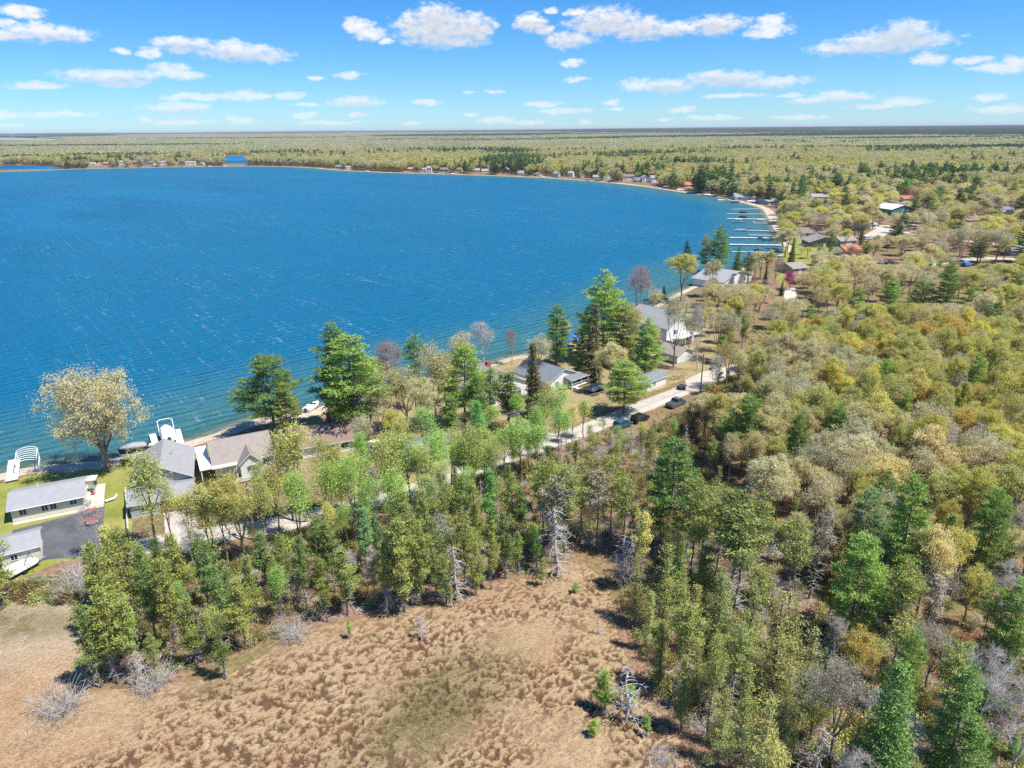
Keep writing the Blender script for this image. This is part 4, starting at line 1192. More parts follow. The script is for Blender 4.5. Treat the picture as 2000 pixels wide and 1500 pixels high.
# 7 long low shed, two-storey house, small garage
a, ang, L = frame_of((1252, 770), (1300, 751))
house('shed', 'long low shed with dark roof and white wall beside the gravel road', a, ang, L, 4.6, 2.2, .9, 'x', 'roof_slate', 'wall_white', .3, [('window', 'f', 2, 1, .8, .7), ('window', 'f', 5, 1, .8, .7), ('door', 'r', 2, .02, .9, 1.95)], cat='shed')
h10, L10 = gable_to_road('white_house', 'tall white two-storey house with grey roof and front balcony', (1300, 684), (1354, 668), 15, 6.2, 3.2, 'roof_grey', 'wall_white',
      [('window', 'f', .25, .9, 1.3, 1.4), ('window', 'f', .75, .9, 1.3, 1.4), ('window', 'f', .3, 3.9, 1.2, 1.3), ('door', 'f', .66, 3.2, 1.6, 2.05), ('window', 'f', .5, 6.9, 1.2, .9), ('window', 'l', 3, 1, 1.1, 1.2), ('window', 'l', 7, 1, 1.1, 1.2), ('window', 'l', 11, 1, 1.1, 1.2), ('window', 'l', 4, 3.7, 1.1, 1.2), ('window', 'l', 9, 3.7, 1.1, 1.2)])
MB().box(.2, L10 - .2, -1.9, -.05, 2.85, 3.0).build('balcony_floor', 'white_paint', h10)
for u in np.linspace(.3, L10 - .3, 5): MB().box(u - .06, u + .06, -1.88, -1.76, -.05, 4.1).build('balcony_post', 'white_paint', h10)
for zz_ in (3.4, 4.0): MB().box(.2, L10 - .2, -1.86, -1.79, zz_, zz_ + .08).build('balcony_rail', 'white_paint', h10)
h11, L11 = gable_to_road('garage', 'small white garage with weathered brown roof in front of the two-storey house', (1322, 711), (1352, 701), 6.5, 2.3, 1.4, 'roof_taupe', 'wall_white',
      [('garage_door', 'f', .5, .02, 2.6, 2.0, 'white_paint', 'garage_door')], cat='garage')
a, ang, L = frame_of((1338, 720), (1365, 709))

# 8 the neighbourhood up the shore
MID = [
 ('cottage', 'grey roofed cottage half hidden by the dark crooked pine at the shore', (1410, 566), (1468, 548), 13, 2.8, 2.6, 'y', 'roof_light', 'wall_white'),
 ('cottage', 'low cottage with weathered grey roof behind the purple redbud', (1548, 536), (1576, 533), 9, 2.5, 1.5, 'x', 'roof_taupe', 'wall_tan'),
 ('shed', 'small tan shed just beside the purple redbud', (1557, 556), (1571, 555), 3.5, 2.1, .8, 'x', 'roof_orange', 'wall_tan'),
 ('cottage', 'white cottage with reddish brown roof and dark porch facing the docks', (1566, 464), (1612, 463), 10, 2.8, 2.0, 'x', 'roof_brown', 'wall_white'),
 ('cottage', 'brown cottage with front gable and grey roof above the docks', (1580, 484), (1640, 484), 12, 2.9, 2.6, 'y', 'roof_taupe', 'wall_brown'),
 ('garage', 'brown garage wing beside the brown gabled cottage', (1641, 480), (1672, 478), 9, 2.5, 1.7, 'x', 'roof_taupe', 'wall_tan'),
 ('cottage', 'pale cottage with grey roof glimpsed between tall dark pines', (1586, 391), (1618, 391), 10, 2.8, 2.0, 'x', 'roof_light', 'wall_white'),
 ('boathouse', 'flat looking pale grey boathouse roof at the far end of the docks', (1500, 400), (1524, 399), 16, 2.6, 1.2, 'x', 'roof_light', 'wall_grey'),
 ('cottage', 'white shore cottage with grey roof behind moored boats at the lake corner', (1436, 391), (1474, 391), 14, 2.8, 2.4, 'x', 'roof_grey', 'wall_white'),
 ('pole_barn', 'teal pole barn with bright white metal roof and white door', (1740, 421), (1784, 419), 18, 4.0, 2.6, 'y', 'roof_metal_white', 'wall_teal'),
 ('cabin', 'small teal cabin with red roof beside the pole barn', (1722, 409), (1737, 408.5), 8, 2.8, 1.8, 'x', 'roof_red', 'wall_teal'),
 ('cabin', 'low cabin with orange-red roof behind the pole barn', (1765, 394), (1784, 393.5), 9, 2.5, 1.6, 'x', 'roof_red', 'wall_white'),
 ('cottage', 'house with broad reddish brown roof among the oaks up the far lane', (1888, 439), (1916, 438), 14, 2.8, 3.0, 'x', 'roof_brown', 'wall_brown'),
 ('cottage', 'dark grey roofed house by the far lane near the photo edge', (1956, 421), (1984, 420), 11, 2.7, 2.6, 'x', 'roof_slate', 'wall_white'),
 ('cottage', 'grey roofed house cut by the photo edge above the pale lane', (1974, 500), (2030, 502), 10, 2.8, 2.4, 'x', 'roof_grey', 'wall_grey'),
 ('shed', 'small blue-grey shed beside a round dark tree', (1824, 436), (1838, 435), 6, 2.4, 1.4, 'x', 'roof_light', 'wall_grey'),
 ('cabin', 'orange roofed cabin on the bank behind the shore cottage', (1466, 381), (1492, 381), 10, 2.6, 2.2, 'x', 'roof_orange', 'wall_tan'),
 ('cottage', 'low cottage with pale roof under the oaks beside the gravel patch', (1690, 448), (1712, 446), 9, 2.6, 1.7, 'x', 'roof_light', 'wall_white'),
 ('shed', 'red roofed shed under the crimson tree near the brown garage', (1652, 500), (1680, 497), 6, 2.4, 1.6, 'x', 'roof_red', 'wall_grey'),
]
for (nm, lb, fl, fr, W, wh, rise, rd, rm, wm) in MID:
    a, ang, L = frame_of(fl, fr)
    wins = [('window', 'f', L * f, 1.0, 1.4, 1.2) for f in (.22, .74)] + [('door', 'f', L * .5, .03, 1.0, 2.05)]
    if 'pole barn' in lb: wins = [('garage_door', 'f', L * .62, .02, 5.5, 3.4, 'white_paint', 'garage_door'), ('window', 'f', L * .2, 1.2, 1.6, 1.2)]
    if nm == 'garage': wins = [('garage_door', 'f', L * .5, .02, 4.0, 2.1, 'white_paint', 'garage_door')]
    cat = {'cottage': 'house', 'cabin': 'house', 'pole_barn': 'barn'}.get(nm, nm)
    house(nm, lb, a, ang, L, W, wh, rise, rd, rm, wm, .5, wins, cat=cat)

# 9 houses along the far shore: (pixel x, y of the base, width px, wall, roof, storeys, words)
FAR = [
 (176,323,18,'wall_white','roof_light',1,'white cottage with pale roof at the sandy bank, far shore'),(193,322.5,8,'wall_white','roof_light',1,'small pale outbuilding beside the sandy bank, far shore'),
 (208,322,18,'wall_tan','roof_orange',1,'tan cottage with orange roof above the far sandy bank'),(236,322,18,'wall_aqua','roof_light',2,'pale blue two-storey house on the far shore'),
 (258,322,18,'wall_red','roof_brown',2,'dark red house on the far shore'),(290,322.5,24,'wall_white','roof_light',2,'wide white and grey two-storey house behind the far beach'),
 (317,322.5,18,'wall_white','roof_light',2,'white gabled house at the end of the far beach'),(345,322,14,'wall_brown','roof_brown',1,'low dark cabin under trees on the far beach'),
 (372,322.5,22,'wall_white','roof_light',2,'white house with grey roof left of the small pond'),(392,323,12,'wall_white','roof_light',1,'low white annex at the far beach left of the pond'),
 (37,317,9,'wall_white','roof_light',1,'lone pale cottage in the trees behind the reedy bay'),
 (662,329,14,'wall_brown','roof_slate',1,'dark cabin under trees by a beach right of the wooded point'),(681,330,10,'wall_white','roof_light',1,'small white cabin just right of the dark far shore cabin'),
 (800,334,10,'wall_red','roof_light',1,'red cottage right of the dark pines, far shore'),(828,334,9,'wall_white','roof_light',1,'narrow white cottage on the far green lawn'),
 (838,335,11,'wall_white','roof_light',2,'tall white cottage on the far green lawn'),(867,335,16,'wall_brown','roof_slate',1,'dark brown cottage between two round trees, far shore'),
 (897,335,9,'wall_tan','roof_brown',1,'tiny tan cottage under an oak, far shore'),(931,336.5,14,'wall_aqua','roof_light',1,'pale blue-white cottage below tall pines, far shore'),
 (948,337,13,'wall_white','roof_light',1,'bright white cottage below tall pines, far shore'),(988,339,14,'wall_red','roof_light',2,'red-brown house with light roof, middle of the far shore'),
 (1016,342,14,'wall_white','roof_light',1,'white cottage with dark boathouse, middle of the far shore'),(1056,344,18,'wall_tan','roof_brown',1,'long low brown cabin on the far shore'),
 (1086,346,12,'wall_aqua','roof_light',2,'aqua cottage with white gable on the far shore'),(1114,346,10,'wall_white','roof_light',2,'narrow white gabled cottage on the far shore'),
 (1138,348,11,'wall_tan','roof_red',2,'cream gabled cottage with red trim on the far shore'),(1164,350,12,'wall_white','roof_light',1,'white cottage with grey roof just past the cream one'),
 (1188,350,20,'wall_grey','roof_light',2,'wide grey two-storey house on the far shore'),(1228,353,22,'wall_white','roof_brown',2,'white house with long brownish roof'),
 (1246,356,12,'wall_grey','roof_slate',1,'small slate blue cottage between two white houses'),(1260,356,13,'wall_white','roof_light',2,'white house with big windows under thin trees'),
 (1279,357,18,'wall_white','roof_grey',2,'large white two-storey house nearest the rocky corner of the far shore'),(1345,366,12,'wall_white','roof_red',1,'little white cabin left of the tall shore pine'),
]
for (px, py, wpx, wm, rm, st, lb) in FAR:
    p = at(px, py); L = max(6.0, wpx * p.length / F_PX * random.uniform(.75, .98)); W = random.uniform(6.5, 10)
    ang = random.uniform(-.5, .4); wh = random.uniform(2.5, 3.2) if st == 1 else random.uniform(4.8, 5.8)
    a = p + Vector((-L / 2 * math.cos(ang), -L / 2 * math.sin(ang), 0))
    wins = [('window', 'f', L * f, 1.0, 1.5, 1.3) for f in (.2, .8)] + [('door', 'f', L * .5, .03, 1.3, 2.1)]
    if st == 2: wins += [('window', 'f', L * f, 3.5, 1.4, 1.2) for f in (.25, .75)]
    house('shore_cottage', lb, a, ang, L, W, wh, random.uniform(1.8, 2.8), random.choice('xxy'), rm, wm, .5, wins, group='houses along the far shore', skirt=False)

# ------------------------------------------------------------------ docks, boats, cars, poles
def dock(label, p0, p1, w, mat='dock_white', z=.42, posts=True, ell=None):
    a, b = at(*p0), at(*p1); d = b - a; ang = math.atan2(d.y, d.x); Ln = d.length
    r = empty('dock', (a.x, a.y, 0), ang); tag(r, label, 'dock')
    n = max(2, int(Ln / 3.0))
    for k in range(n): MB().box(Ln * k / n + .015, Ln * (k + 1) / n - .015, -w / 2, w / 2, z - .10, z).build('deck_section', mat, r)
    for k in range(n + 1):
        for s_ in (-1, 1): MB().tube([(Ln * k / n, s_ * (w / 2 + .06), -1.2), (Ln * k / n, s_ * (w / 2 + .06), z + .35)], .045, 6).build('post', 'metal', r)
    if ell:
        MB().box(*ell, z - .10, z).build('end_platform', mat, r)
    return r
dock('short white dock leading out from the ranch house beach', (24, 942), (29, 901), 1.9)
dock('L-shaped white dock left of the covered boat', (306, 876), (298, 851), 1.2, ell=(1.2, 2.4, .65, 4.4))
dock('white plank dock right of the covered boat', (356, 880), (346, 842), 1.3)
DOCKS = [(1488,409,1430,409.5,1.5),(1490,419,1419,418.6,1.5),(1498,429,1420,428,2.2),(1500,437,1470,436.6,1.4),(1502,452,1459,451,1.4),(1505,461,1462,460,1.3),(1511,466,1424,465,2.4),(1526,480,1424,478.5,2.4),(1510,494,1428,493,1.3)]
ORD = ['farthest', 'second farthest', 'third farthest', 'fourth farthest', 'middle', 'fourth nearest', 'third nearest', 'second nearest', 'nearest']
for (x0, y0, x1, y1, w), o_ in zip(DOCKS, ORD):
    d_ = dock(f'{o_} of the nine parallel white docks at the corner of the lake', (x0, y0), (x1, y1), w); d_['group'] = 'parallel docks at the lake corner'

def lift(label, px, ang_px, w=3.2, L_=6.5, canopy=None, h=3.0, mat='metal'):
    a = at(*px); b = at(*ang_px); ang = math.atan2(b.y - a.y, b.x - a.x)
    r = empty('boat_lift', (a.x, a.y, 0), ang); tag(r, label, 'boat lift')
    for x in (.3, L_ - .3):
        for y in (-w / 2, w / 2): MB().tube([(x, y, -1.3), (x, y, h)], .09, 6).build('post', mat, r)
    for y in (-w / 2, w / 2):
        MB().box(.2, L_ - .2, y - .05, y + .05, h, h + .1).build('top_beam', mat, r)
        MB().box(.2, L_ - .2, y - .07, y + .07, .5, .62).build('cradle_beam', mat, r)
    n = 6
    for k in range(n + 1):
        x = L_ * k / n
        MB().tube([(x, -w / 2, h + .1), (x, -w / 4, h + .45), (x, 0, h + .55), (x, w / 4, h + .45), (x, w / 2, h + .1)], .07, 5).build('hoop', mat, r)
    if canopy:
        ys = [(-w / 2 - .1, h + .05), (-w / 4, h + .50), (0, h + .62), (w / 4, h + .50), (w / 2 + .1, h + .05)]
        mb = MB(); mb.prism(ys + [(y, z - .04) for y, z in ys[::-1]], 'x', -.2, L_ + .2); mb.build('canopy', canopy, r)
    return r
lift('empty white boat lift frame with arched hoops beside the short dock', (56, 926), (58, 897), 3.3, 6.5, None, 2.3, 'white_paint')
lift('boat lift under a blue canopy half hidden behind the spruces', (1117, 690), (1124, 668), 3.2, 7.5, 'canvas_blue')

def hull_rings(L_, w, h, z0=0.0):
    rings = []
    for t_, ws, zs in ((0, .86, 0), (.3, 1.0, 0), (.6, .95, .04), (.82, .66, .12), (.95, .26, .26), (1, .04, .36)):
        x = L_ * t_; hw = w / 2 * ws
        rings.append([(x, -hw, z0 + h), (x, -hw * .86, z0 + h * .4), (x, 0, z0 + zs * h), (x, hw * .86, z0 + h * .4), (x, hw, z0 + h)])
    return rings
def runabout(label, px, to_px, L_=6.0, w=2.3, hullm='hull_white', cover=None, z=0.0, arch=False, name='motor_boat'):
    a, b = at(*px), at(*to_px); ang = math.atan2(b.y - a.y, b.x - a.x)
    r = empty(name, (a.x, a.y, z), ang); tag(r, label, 'boat')
    MB().loft(hull_rings(L_, w, 1.0, -.2)).build('hull', hullm, r, smooth=False)
    MB().box(L_ * .05, L_ * .72, -w * .40, w * .40, .801, .83).build('deck', 'hull_white', r)
    if cover:
        rings = []
        for t_, ws, hh in ((0, .84, .15), (.15, .98, .5), (.45, 1.0, .75), (.7, .85, .55), (.9, .42, .25), (.99, .08, .1)):
            x = L_ * t_; hw = w / 2 * ws + .04
            rings.append([(x, -hw, .74), (x, -hw * .6, .80 + hh * .75), (x, 0, .82 + hh), (x, hw * .6, .80 + hh * .75), (x, hw, .74)])
        MB().loft(rings).build('cover', cover, r, smooth=True)
    else:
        MB().hexa([(L_*.55, -w*.36, .83), (L_*.60, -w*.36, .83), (L_*.60, w*.36, .83), (L_*.55, w*.36, .83), (L_*.50, -w*.32, 1.3), (L_*.52, -w*.32, 1.3), (L_*.52, w*.32, 1.3), (L_*.50, w*.32, 1.3)]).build('windshield', 'glass', r)
        for y in (-.5, .5): MB().box(L_*.3, L_*.42, y - .3, y + .3, .831, 1.15).build('seat', 'canvas_white', r)
    MB().box(-.35, .0, -.25, .25, .1, 1.05).build('motor', 'hull_dark', r)
    if arch:
        for y in (-1, 1): MB().tube([(L_ * .62, y * w * .46, .8), (L_ * .80, y * w * .46, 2.3)], .07, 6).build('arch_leg', 'white_paint', r)
        MB().tube([(L_ * .80, -w * .46, 2.3), (L_ * .84, -w * .3, 2.5), (L_ * .84, w * .3, 2.5), (L_ * .80, w * .46, 2.3)], .08, 6).build('arch_bar', 'white_paint', r)
    return r
def pontoon(label, px, to_px, L_=7.5, w=2.6, top=None, z=-.05, group=None):
    a, b = at(*px), at(*to_px); ang = math.atan2(b.y - a.y, b.x - a.x)
    r = empty('pontoon_boat', (a.x, a.y, z), ang); tag(r, label, 'boat', group)
    for y in (-w * .36, w * .36): MB().tube([(0, y, .1), (L_ * .9, y, .1), (L_, y, .25)], [.33, .33, .08], 8).build('pontoon', 'metal', r, smooth=True)
    MB().box(.1, L_ * .94, -w / 2, w / 2, .44, .54).build('deck', 'hull_white', r)
    for y in (-w / 2, w / 2): MB().box(.5, L_ * .88, y - .03, y + .03, .55, 1.15).build('side_panel', 'hull_white' if top != 'canvas_dark' else 'hull_dark', r)
    for x in (.5, L_ * .7):
        for y in (-.75, .75): MB().box(x, x + 1.3, y - .4, y + .4, .55, .95).build('seat', 'canvas_grey', r)
    MB().box(-.3, .1, -.25, .25, .1, 1.0).build('motor', 'hull_dark', r)
    if top:
        for x in (L_ * .22, L_ * .6):
            for y in (-w / 2 + .1, w / 2 - .1): MB().tube([(L_ * .41, y, .9), (x, y, 2.3)], .03, 5).build('canopy_strut', 'metal', r)
        MB().box(L_ * .15, L_ * .68, -w / 2, w / 2, 2.3, 2.38).build('canopy', top, r)
    return r
runabout('cream covered boat with white towing arch at the dock of the grey house', (333, 868), (321, 832), 8.0, 3.0, 'hull_white', 'canvas_white', .55, True)
runabout('dark floating raft boat with grey cover beside the L-shaped dock', (288, 874), (257, 880), 5.0, 2.4, 'hull_dark', 'canvas_grey', .0)
runabout('white motor boat drawn up behind the pine on the near beach', (598, 806), (612, 796), 5.5, 2.2, 'hull_white', None, .0)
pontoon('pontoon boat with black canopy at the second farthest dock', (1461, 417), (1440, 416.6), top='canvas_dark')
pontoon('low dark pontoon boat between the second and third farthest docks', (1461, 426), (1443, 425.6), top='canvas_dark')
pontoon('white pontoon boat with white top off the third farthest dock', (1452, 435), (1432, 434.5), top='canvas_white')
pontoon('white pontoon boat moored close in at the fourth farthest dock', (1496, 435.5), (1474, 435), 8.5, top='canvas_white')
pontoon('pontoon boat with dark seats at the middle dock', (1460, 451.8), (1438, 451.3), 7.5)
runabout('small white jet boat tied to the third nearest dock', (1490, 468), (1481, 467.6), 3.2, 1.3, 'hull_white', 'canvas_dark', -.1, name='jet_ski')
runabout('white jet boat at the nearest dock', (1472, 494.5), (1465, 494), 3.0, 1.3, 'hull_white', None, -.1, name='jet_ski')
runabout('dark jet boat just above the nearest dock', (1486, 491), (1476, 490.6), 3.2, 1.3, 'hull_dark', 'canvas_dark', -.1, name='jet_ski')
runabout('blue hulled boat moored at the corner beach', (1428, 396), (1443, 395), 9, 2.6, 'hull_blue', 'canvas_blue', .0)
pontoon('pontoon boat with dark canopy at the left end of the corner beach', (1415, 391.5), (1400, 392.5), 8)
FARBOATS = [(1378,382,'white'),(1388,383.5,'grey'),(1362,377.5,'dark'),(1347,377,'white'),(1326,372,'white'),(1300,366,'white'),(1292,364.5,'blue'),(1060,347.5,'white'),(1150,352.5,'blue'),(842,339.5,'white'),(884,341,'white'),(410,325.6,'white'),(440,325.4,'white'),(716,335.5,'white'),(1462,395,'white'),(1474,396.5,'blue')]
FARB = ['white boat on the bank right of the big bend pine','grey covered boat right of the bend pine, left of the corner beach','dark boat under the big bend pine','white boat just left of the big bend pine','white boat on the rocky shore below the little white cabin','white boat by the large white house at the rocky corner','blue boat beside the large white house at the rocky corner',
 'white boat in front of the long low brown cabin','blue boat in front of the cream gabled cottage','white boat below the far green lawn','white boat between dark brown cottage and tiny tan cottage','white boat on the far beach left of the pond','white boat on the far beach in front of the pond','white boat by the beach right of the wooded point','white boat at the corner beach beside the shore cottage','blue boat at the corner beach near the boathouse']
for k, (px, py, cc) in enumerate(FARBOATS):
    runabout(FARB[k], (px - 5, py + .2), (px + 5, py - .1), 8.0, 2.8, {'white': 'hull_white', 'grey': 'hull_white', 'dark': 'hull_dark', 'blue': 'hull_blue'}[cc], {'white': 'canvas_white', 'grey': 'canvas_grey', 'dark': 'canvas_dark', 'blue': 'canvas_blue'}[cc], .0)['group'] = 'boats along the far shore'

def car(name, label, px, to_px, paint, style='suv', L_=4.8, w=1.9):
    a, b = at(*px), at(*to_px); ang = math.atan2(b.y - a.y, b.x - a.x)
    r = empty(name, (a.x, a.y, .04), ang); tag(r, label, 'car' if style != 'pickup' else 'truck')
    h1 = {'suv': .98, 'sedan': .86, 'pickup': 1.05, 'van': 1.1}[style]; h2 = {'suv': 1.72, 'sedan': 1.42, 'pickup': 1.82, 'van': 2.35}[style]
    x0 = -L_ / 2; x1 = L_ / 2
    def ring(x, z0, z1, k): return [(x, -w/2*k, z0), (x, w/2*k, z0), (x, w/2*k, z1 - .12), (x, w/2*k*.93, z1), (x, -w/2*k*.93, z1), (x, -w/2*k, z1 - .12)]
    body = MB()
    body.loft([ring(x0, .42, h1 - .08, .9), ring(x0 + .12, .3, h1, .98), ring(x0 + 1.1, .25, h1 + .02, 1), ring(x1 - 1.3, .25, h1, 1), ring(x1 - .25, .28, h1 - .14, .97), ring(x1, .4, h1 - .28, .85)])
    body.build('body', paint, r)
    c0, c1, t0, t1 = {'suv': (x0 + .1, x1 - 1.25, x0 + .35, x1 - 2.0), 'sedan': (x0 + .75, x1 - 1.25, x0 + 1.45, x1 - 2.05), 'pickup': (x0 + 2.1, x1 - 1.35, x0 + 2.3, x1 - 2.0), 'van': (x0 + .05, x1 - .5, x0 + .1, x1 - 1.1)}[style]
    wb, wt = w / 2 * .92, w / 2 * .76
    def cab(o, zb, zt): return [(c0 - o, -wb - o, zb), (c1 + o, -wb - o, zb), (c1 + o, wb + o, zb), (c0 - o, wb + o, zb), (t0 - o, -wt - o, zt), (t1 + o, -wt - o, zt), (t1 + o, wt + o, zt), (t0 - o, wt + o, zt)]
    MB().hexa(cab(0, h1 - .03, h2 - .06)).build('window', 'glass', r)
    MB().hexa([(t0 - .02, -wt - .02, h2 - .08), (t1 + .02, -wt - .02, h2 - .08), (t1 + .02, wt + .02, h2 - .08), (t0 - .02, wt + .02, h2 - .08), (t0 + .1, -wt + .1, h2), (t1 - .1, -wt + .1, h2), (t1 - .1, wt - .1, h2), (t0 + .1, wt - .1, h2)]).build('car_roof', paint, r)
    for s_ in (-1, 1):
        for f in ((0, 0), (.5, .5), (1, 1)):
            p0 = (c0 + (c1 - c0) * f[0], s_ * (wb + .012), h1 - .02); p1 = (t0 + (t1 - t0) * f[1], s_ * (wt + .012), h2 - .07)
            MB().tube([p0, p1], .045, 5).build('pillar', paint, r)
        MB().box(x1 - .12, x1 + .02, s_ * w * .33 - .18, s_ * w * .33 + .18, h1 - .42, h1 - .27).build('headlight', 'lens', r)
        MB().box(x0 - .02, x0 + .1, s_ * w * .38 - .12, s_ * w * .38 + .12, h1 - .35, h1 - .15).build('taillight', 'plastic_red', r)
        MB().box(c1 - .35, c1 - .15, s_ * (w / 2 + .10) - .08, s_ * (w / 2 + .10) + .08, h1 - .02, h1 + .14).build('mirror', paint, r)
        for x in (x0 + .85, x1 - .9):
            y0, y1 = (w / 2 - .2, w / 2 + .03); ys = (y0 * s_, y1 * s_)
            wt_ = MB().tube([(x, ys[0], .34), (x, ys[1], .34)], .35, 14).build('wheel', 'rubber', r)
            MB().tube([(x, ys[1] - .02 * s_, .34), (x, ys[1] + .015 * s_, .34)], .21, 10).build('rim', 'chrome', wt_)
    if style == 'pickup':
        MB().box(x0 + .15, c0 - .05, -w / 2 + .14, w / 2 - .14, h1 + .021, h1 + .06).build('bed_cover', 'canvas_dark', r)
    FOOT.append([(a.x - 3, a.y - 3), (a.x + 3, a.y - 3), (a.x + 3, a.y + 3), (a.x - 3, a.y + 3)])
    return r
car('parked_car', 'dark red car on the asphalt drive by the ranch house', (180, 1014), (184, 1040), 'car_red', 'sedan', 4.6)
car('parked_car', 'black sport utility car parked beside the brown roofed house', (716, 889), (736, 898), 'car_black', 'suv', 4.9)
car('parked_car', 'dark teal car at the roadside, lower of the two beside the shrubs', (1216, 834), (1228, 829), 'car_blue', 'suv', 4.5)
car('parked_car', 'black car at the roadside just up from the dark teal car', (1250, 822), (1266, 815), 'car_black', 'suv', 4.7)
car('pickup_truck', 'grey pickup truck with covered bed parked at the road edge', (1320, 792), (1338, 784), 'car_grey', 'pickup', 5.6, 2.0)
car('parked_car', 'white car by the gravel patch beside the brown garage', (1694, 468), (1700, 468), 'car_white', 'suv', 4.8)
car('camper_van', 'white and grey camper van parked on the far gravel lane', (1779, 447), (1790, 447.5), 'car_white', 'van', 7.0, 2.3)
car('parked_car', 'silver-blue car under the oaks left of another dark car', (1722, 514), (1730, 513), 'car_silver', 'sedan', 4.6)
car('parked_car', 'dark blue car under the oaks right of the silver-blue car', (1738, 516), (1746, 515), 'car_blue', 'sedan', 4.6)
car('parked_car', 'white car beside the blue tent on the pale lane', (1892, 518), (1899, 517), 'car_white', 'sedan', 4.6)
car('parked_car', 'dark pickup by the house with the broad reddish roof', (1898, 441), (1905, 441), 'car_black', 'pickup', 5.4)
car('parked_car', 'blue car beside the brown garage above the docks', (1666, 487), (1674, 486), 'car_blue', 'suv', 4.6)

def tarp_trailer(label, px, to_px, cov, L_=4.2, w=2.0, h=1.3, name='covered_trailer'):
    a, b = at(*px), at(*to_px); ang = math.atan2(b.y - a.y, b.x - a.x)
    r = empty(name, (a.x, a.y, .03), ang); tag(r, label, 'trailer')
    MB().box(0, L_, -w / 2, w / 2, .45, .62).build('bed', 'hull_dark', r)
    MB().tube([(L_, 0, .5), (L_ + 1.3, 0, .42)], .06, 6).build('tow_bar', 'metal', r)
    for s_ in (-1, 1): MB().tube([(L_ * .45, s_ * (w / 2 + .02), .33), (L_ * .45, s_ * (w / 2 + .22), .33)], .33, 12).build('wheel', 'rubber', r)
    rings = []
    for t_, k, hh in ((0, .96, .75), (.2, 1.0, .95), (.6, 1.0, 1.0), (.85, .9, .7), (1, .6, .4)):
        x = L_ * t_; hw = w / 2 * k + .05
        rings.append([(x, -hw, .621), (x, -hw * .8, .62 + h * hh * .55), (x, 0, .62 + h * hh * .75), (x, hw * .8, .62 + h * hh * .55), (x, hw, .621)])
    MB().loft(rings).build('tarp', cov, r)
tarp_trailer('white tarped dinghy trailer on the grass below the small garage', (14, 1132), (40, 1118), 'canvas_white')
tarp_trailer('trailer under a grey cover in the yard by the cottage porch', (1150, 768), (1180, 756), 'canvas_grey', 5.2, 2.3, 1.5)
tarp_trailer('white tarped boat trailer beside the black sport utility car', (752, 882), (738, 876), 'canvas_white', 4.6, 2.1, 1.4)
tarp_trailer('low black log splitter trailer on the sandy verge below the turnout', (1326, 762), (1336, 757), 'canvas_dark', 2.6, 1.4, .6)
tarp_trailer('bright blue tent trailer beside the pale lane under bare oaks', (1880, 521), (1890, 519), 'canvas_blue', 4.5, 2.6, 2.6)

# patio things by the ranch house
def table_set(label, px):
    a = at(*px); r = empty('patio_table', (a.x, a.y, .032), .4); tag(r, label, 'table')
    MB().tube([(0, 0, .68), (0, 0, .74)], .62, 14).build('table_top', 'plastic_green', r)
    for k in range(4):
        q = k * 1.57 + .4; MB().tube([(math.cos(q) * .5, math.sin(q) * .5, 0), (math.cos(q) * .4, math.sin(q) * .4, .68)], .035, 6).build('leg', 'metal', r)
def chair(label, px, rz, mat):
    a = at(*px); r = empty('patio_chair', (a.x, a.y, .032), rz); tag(r, label, 'chair', 'patio chairs')
    MB().box(-.27, .27, -.27, .27, .40, .46).build('seat', mat, r)
    MB().hexa([(-.27, .22, .46), (.27, .22, .46), (.27, .28, .46), (-.27, .28, .46), (-.27, .34, .98), (.27, .34, .98), (.27, .40, .98), (-.27, .40, .98)]).build('backrest', mat, r)
    for x in (-.24, .24):
        for y in (-.24, .24): MB().box(x - .03, x + .03, y - .03, y + .03, 0, .40).build('leg', mat, r)
table_set('round green table on the concrete patio of the ranch house', (181, 958))
chair('red chair near side of the green patio table', (183, 966), 3.1, 'plastic_red')
chair('dark chair lake side of the green patio table', (186, 951), 0, 'hull_dark')
chair('white chair house side of the green patio table', (174, 957), 1.6, 'white_paint')
a = at(176, 944); hot = empty('hot_tub', (a.x, a.y, .02), .3); tag(hot, 'cream covered hot tub at the corner of the ranch house', 'hot tub')
MB().box(-1.1, 1.1, -1.0, 1.0, 0, .85).build('tub', 'wall_tan', hot); MB().box(-1.15, 1.15, -1.05, 1.05, .86, 1.0).build('lid', 'canvas_white', hot)
a = at(219, 978); b_ = empty('lawn_chair', (a.x, a.y, .02), .8); tag(b_, 'white folding lounge chair on the lawn between the two houses', 'chair')
MB().box(-1.0, .4, -.32, .32, .32, .38).build('seat', 'white_paint', b_); MB().hexa([(.4, -.32, .32), (.46, -.32, .32), (.46, .32, .32), (.4, .32, .32), (.9, -.32, .9), (.95, -.32, .88), (.95, .32, .88), (.9, .32, .9)]).build('backrest', 'white_paint', b_)
for x in (-.8, .3):
    for y in (-.28, .28): MB().box(x - .03, x + .03, y - .03, y + .03, 0, .32).build('leg', 'white_paint', b_)
a = at(60, 1112); sw_ = empty('swing_frame', (a.x, a.y, 0), .3); tag(sw_, 'thin dark swing frame on the grass behind the small garage', 'swing')
for y in (-.9, .9):
    for x in (-.7, .7): MB().tube([(x, y, -.05), (0, y, 2.2)], .04, 6).build('leg', 'hull_dark', sw_)
MB().tube([(0, -1, 2.2), (0, 1, 2.2)], .045, 6).build('top_bar', 'hull_dark', sw_)
a = at(1318, 742); lg = MB()
for q in range(4):
    t0 = Vector((q * 1.1 - 1.6, 0, 0)); lg.tube([t0 + Vector((-1.0, -.3, .15)), t0 + Vector((0, .1, .9 + .2 * (q % 2))), t0 + Vector((.9, .3, .2))], [.13, .11, .08], 6)
tag(lg.build('fallen_branch', 'bark_oak', None, (a.x, a.y, 0), .2), 'dark crooked fallen branch on the dry verge below the small white garage', 'branch')

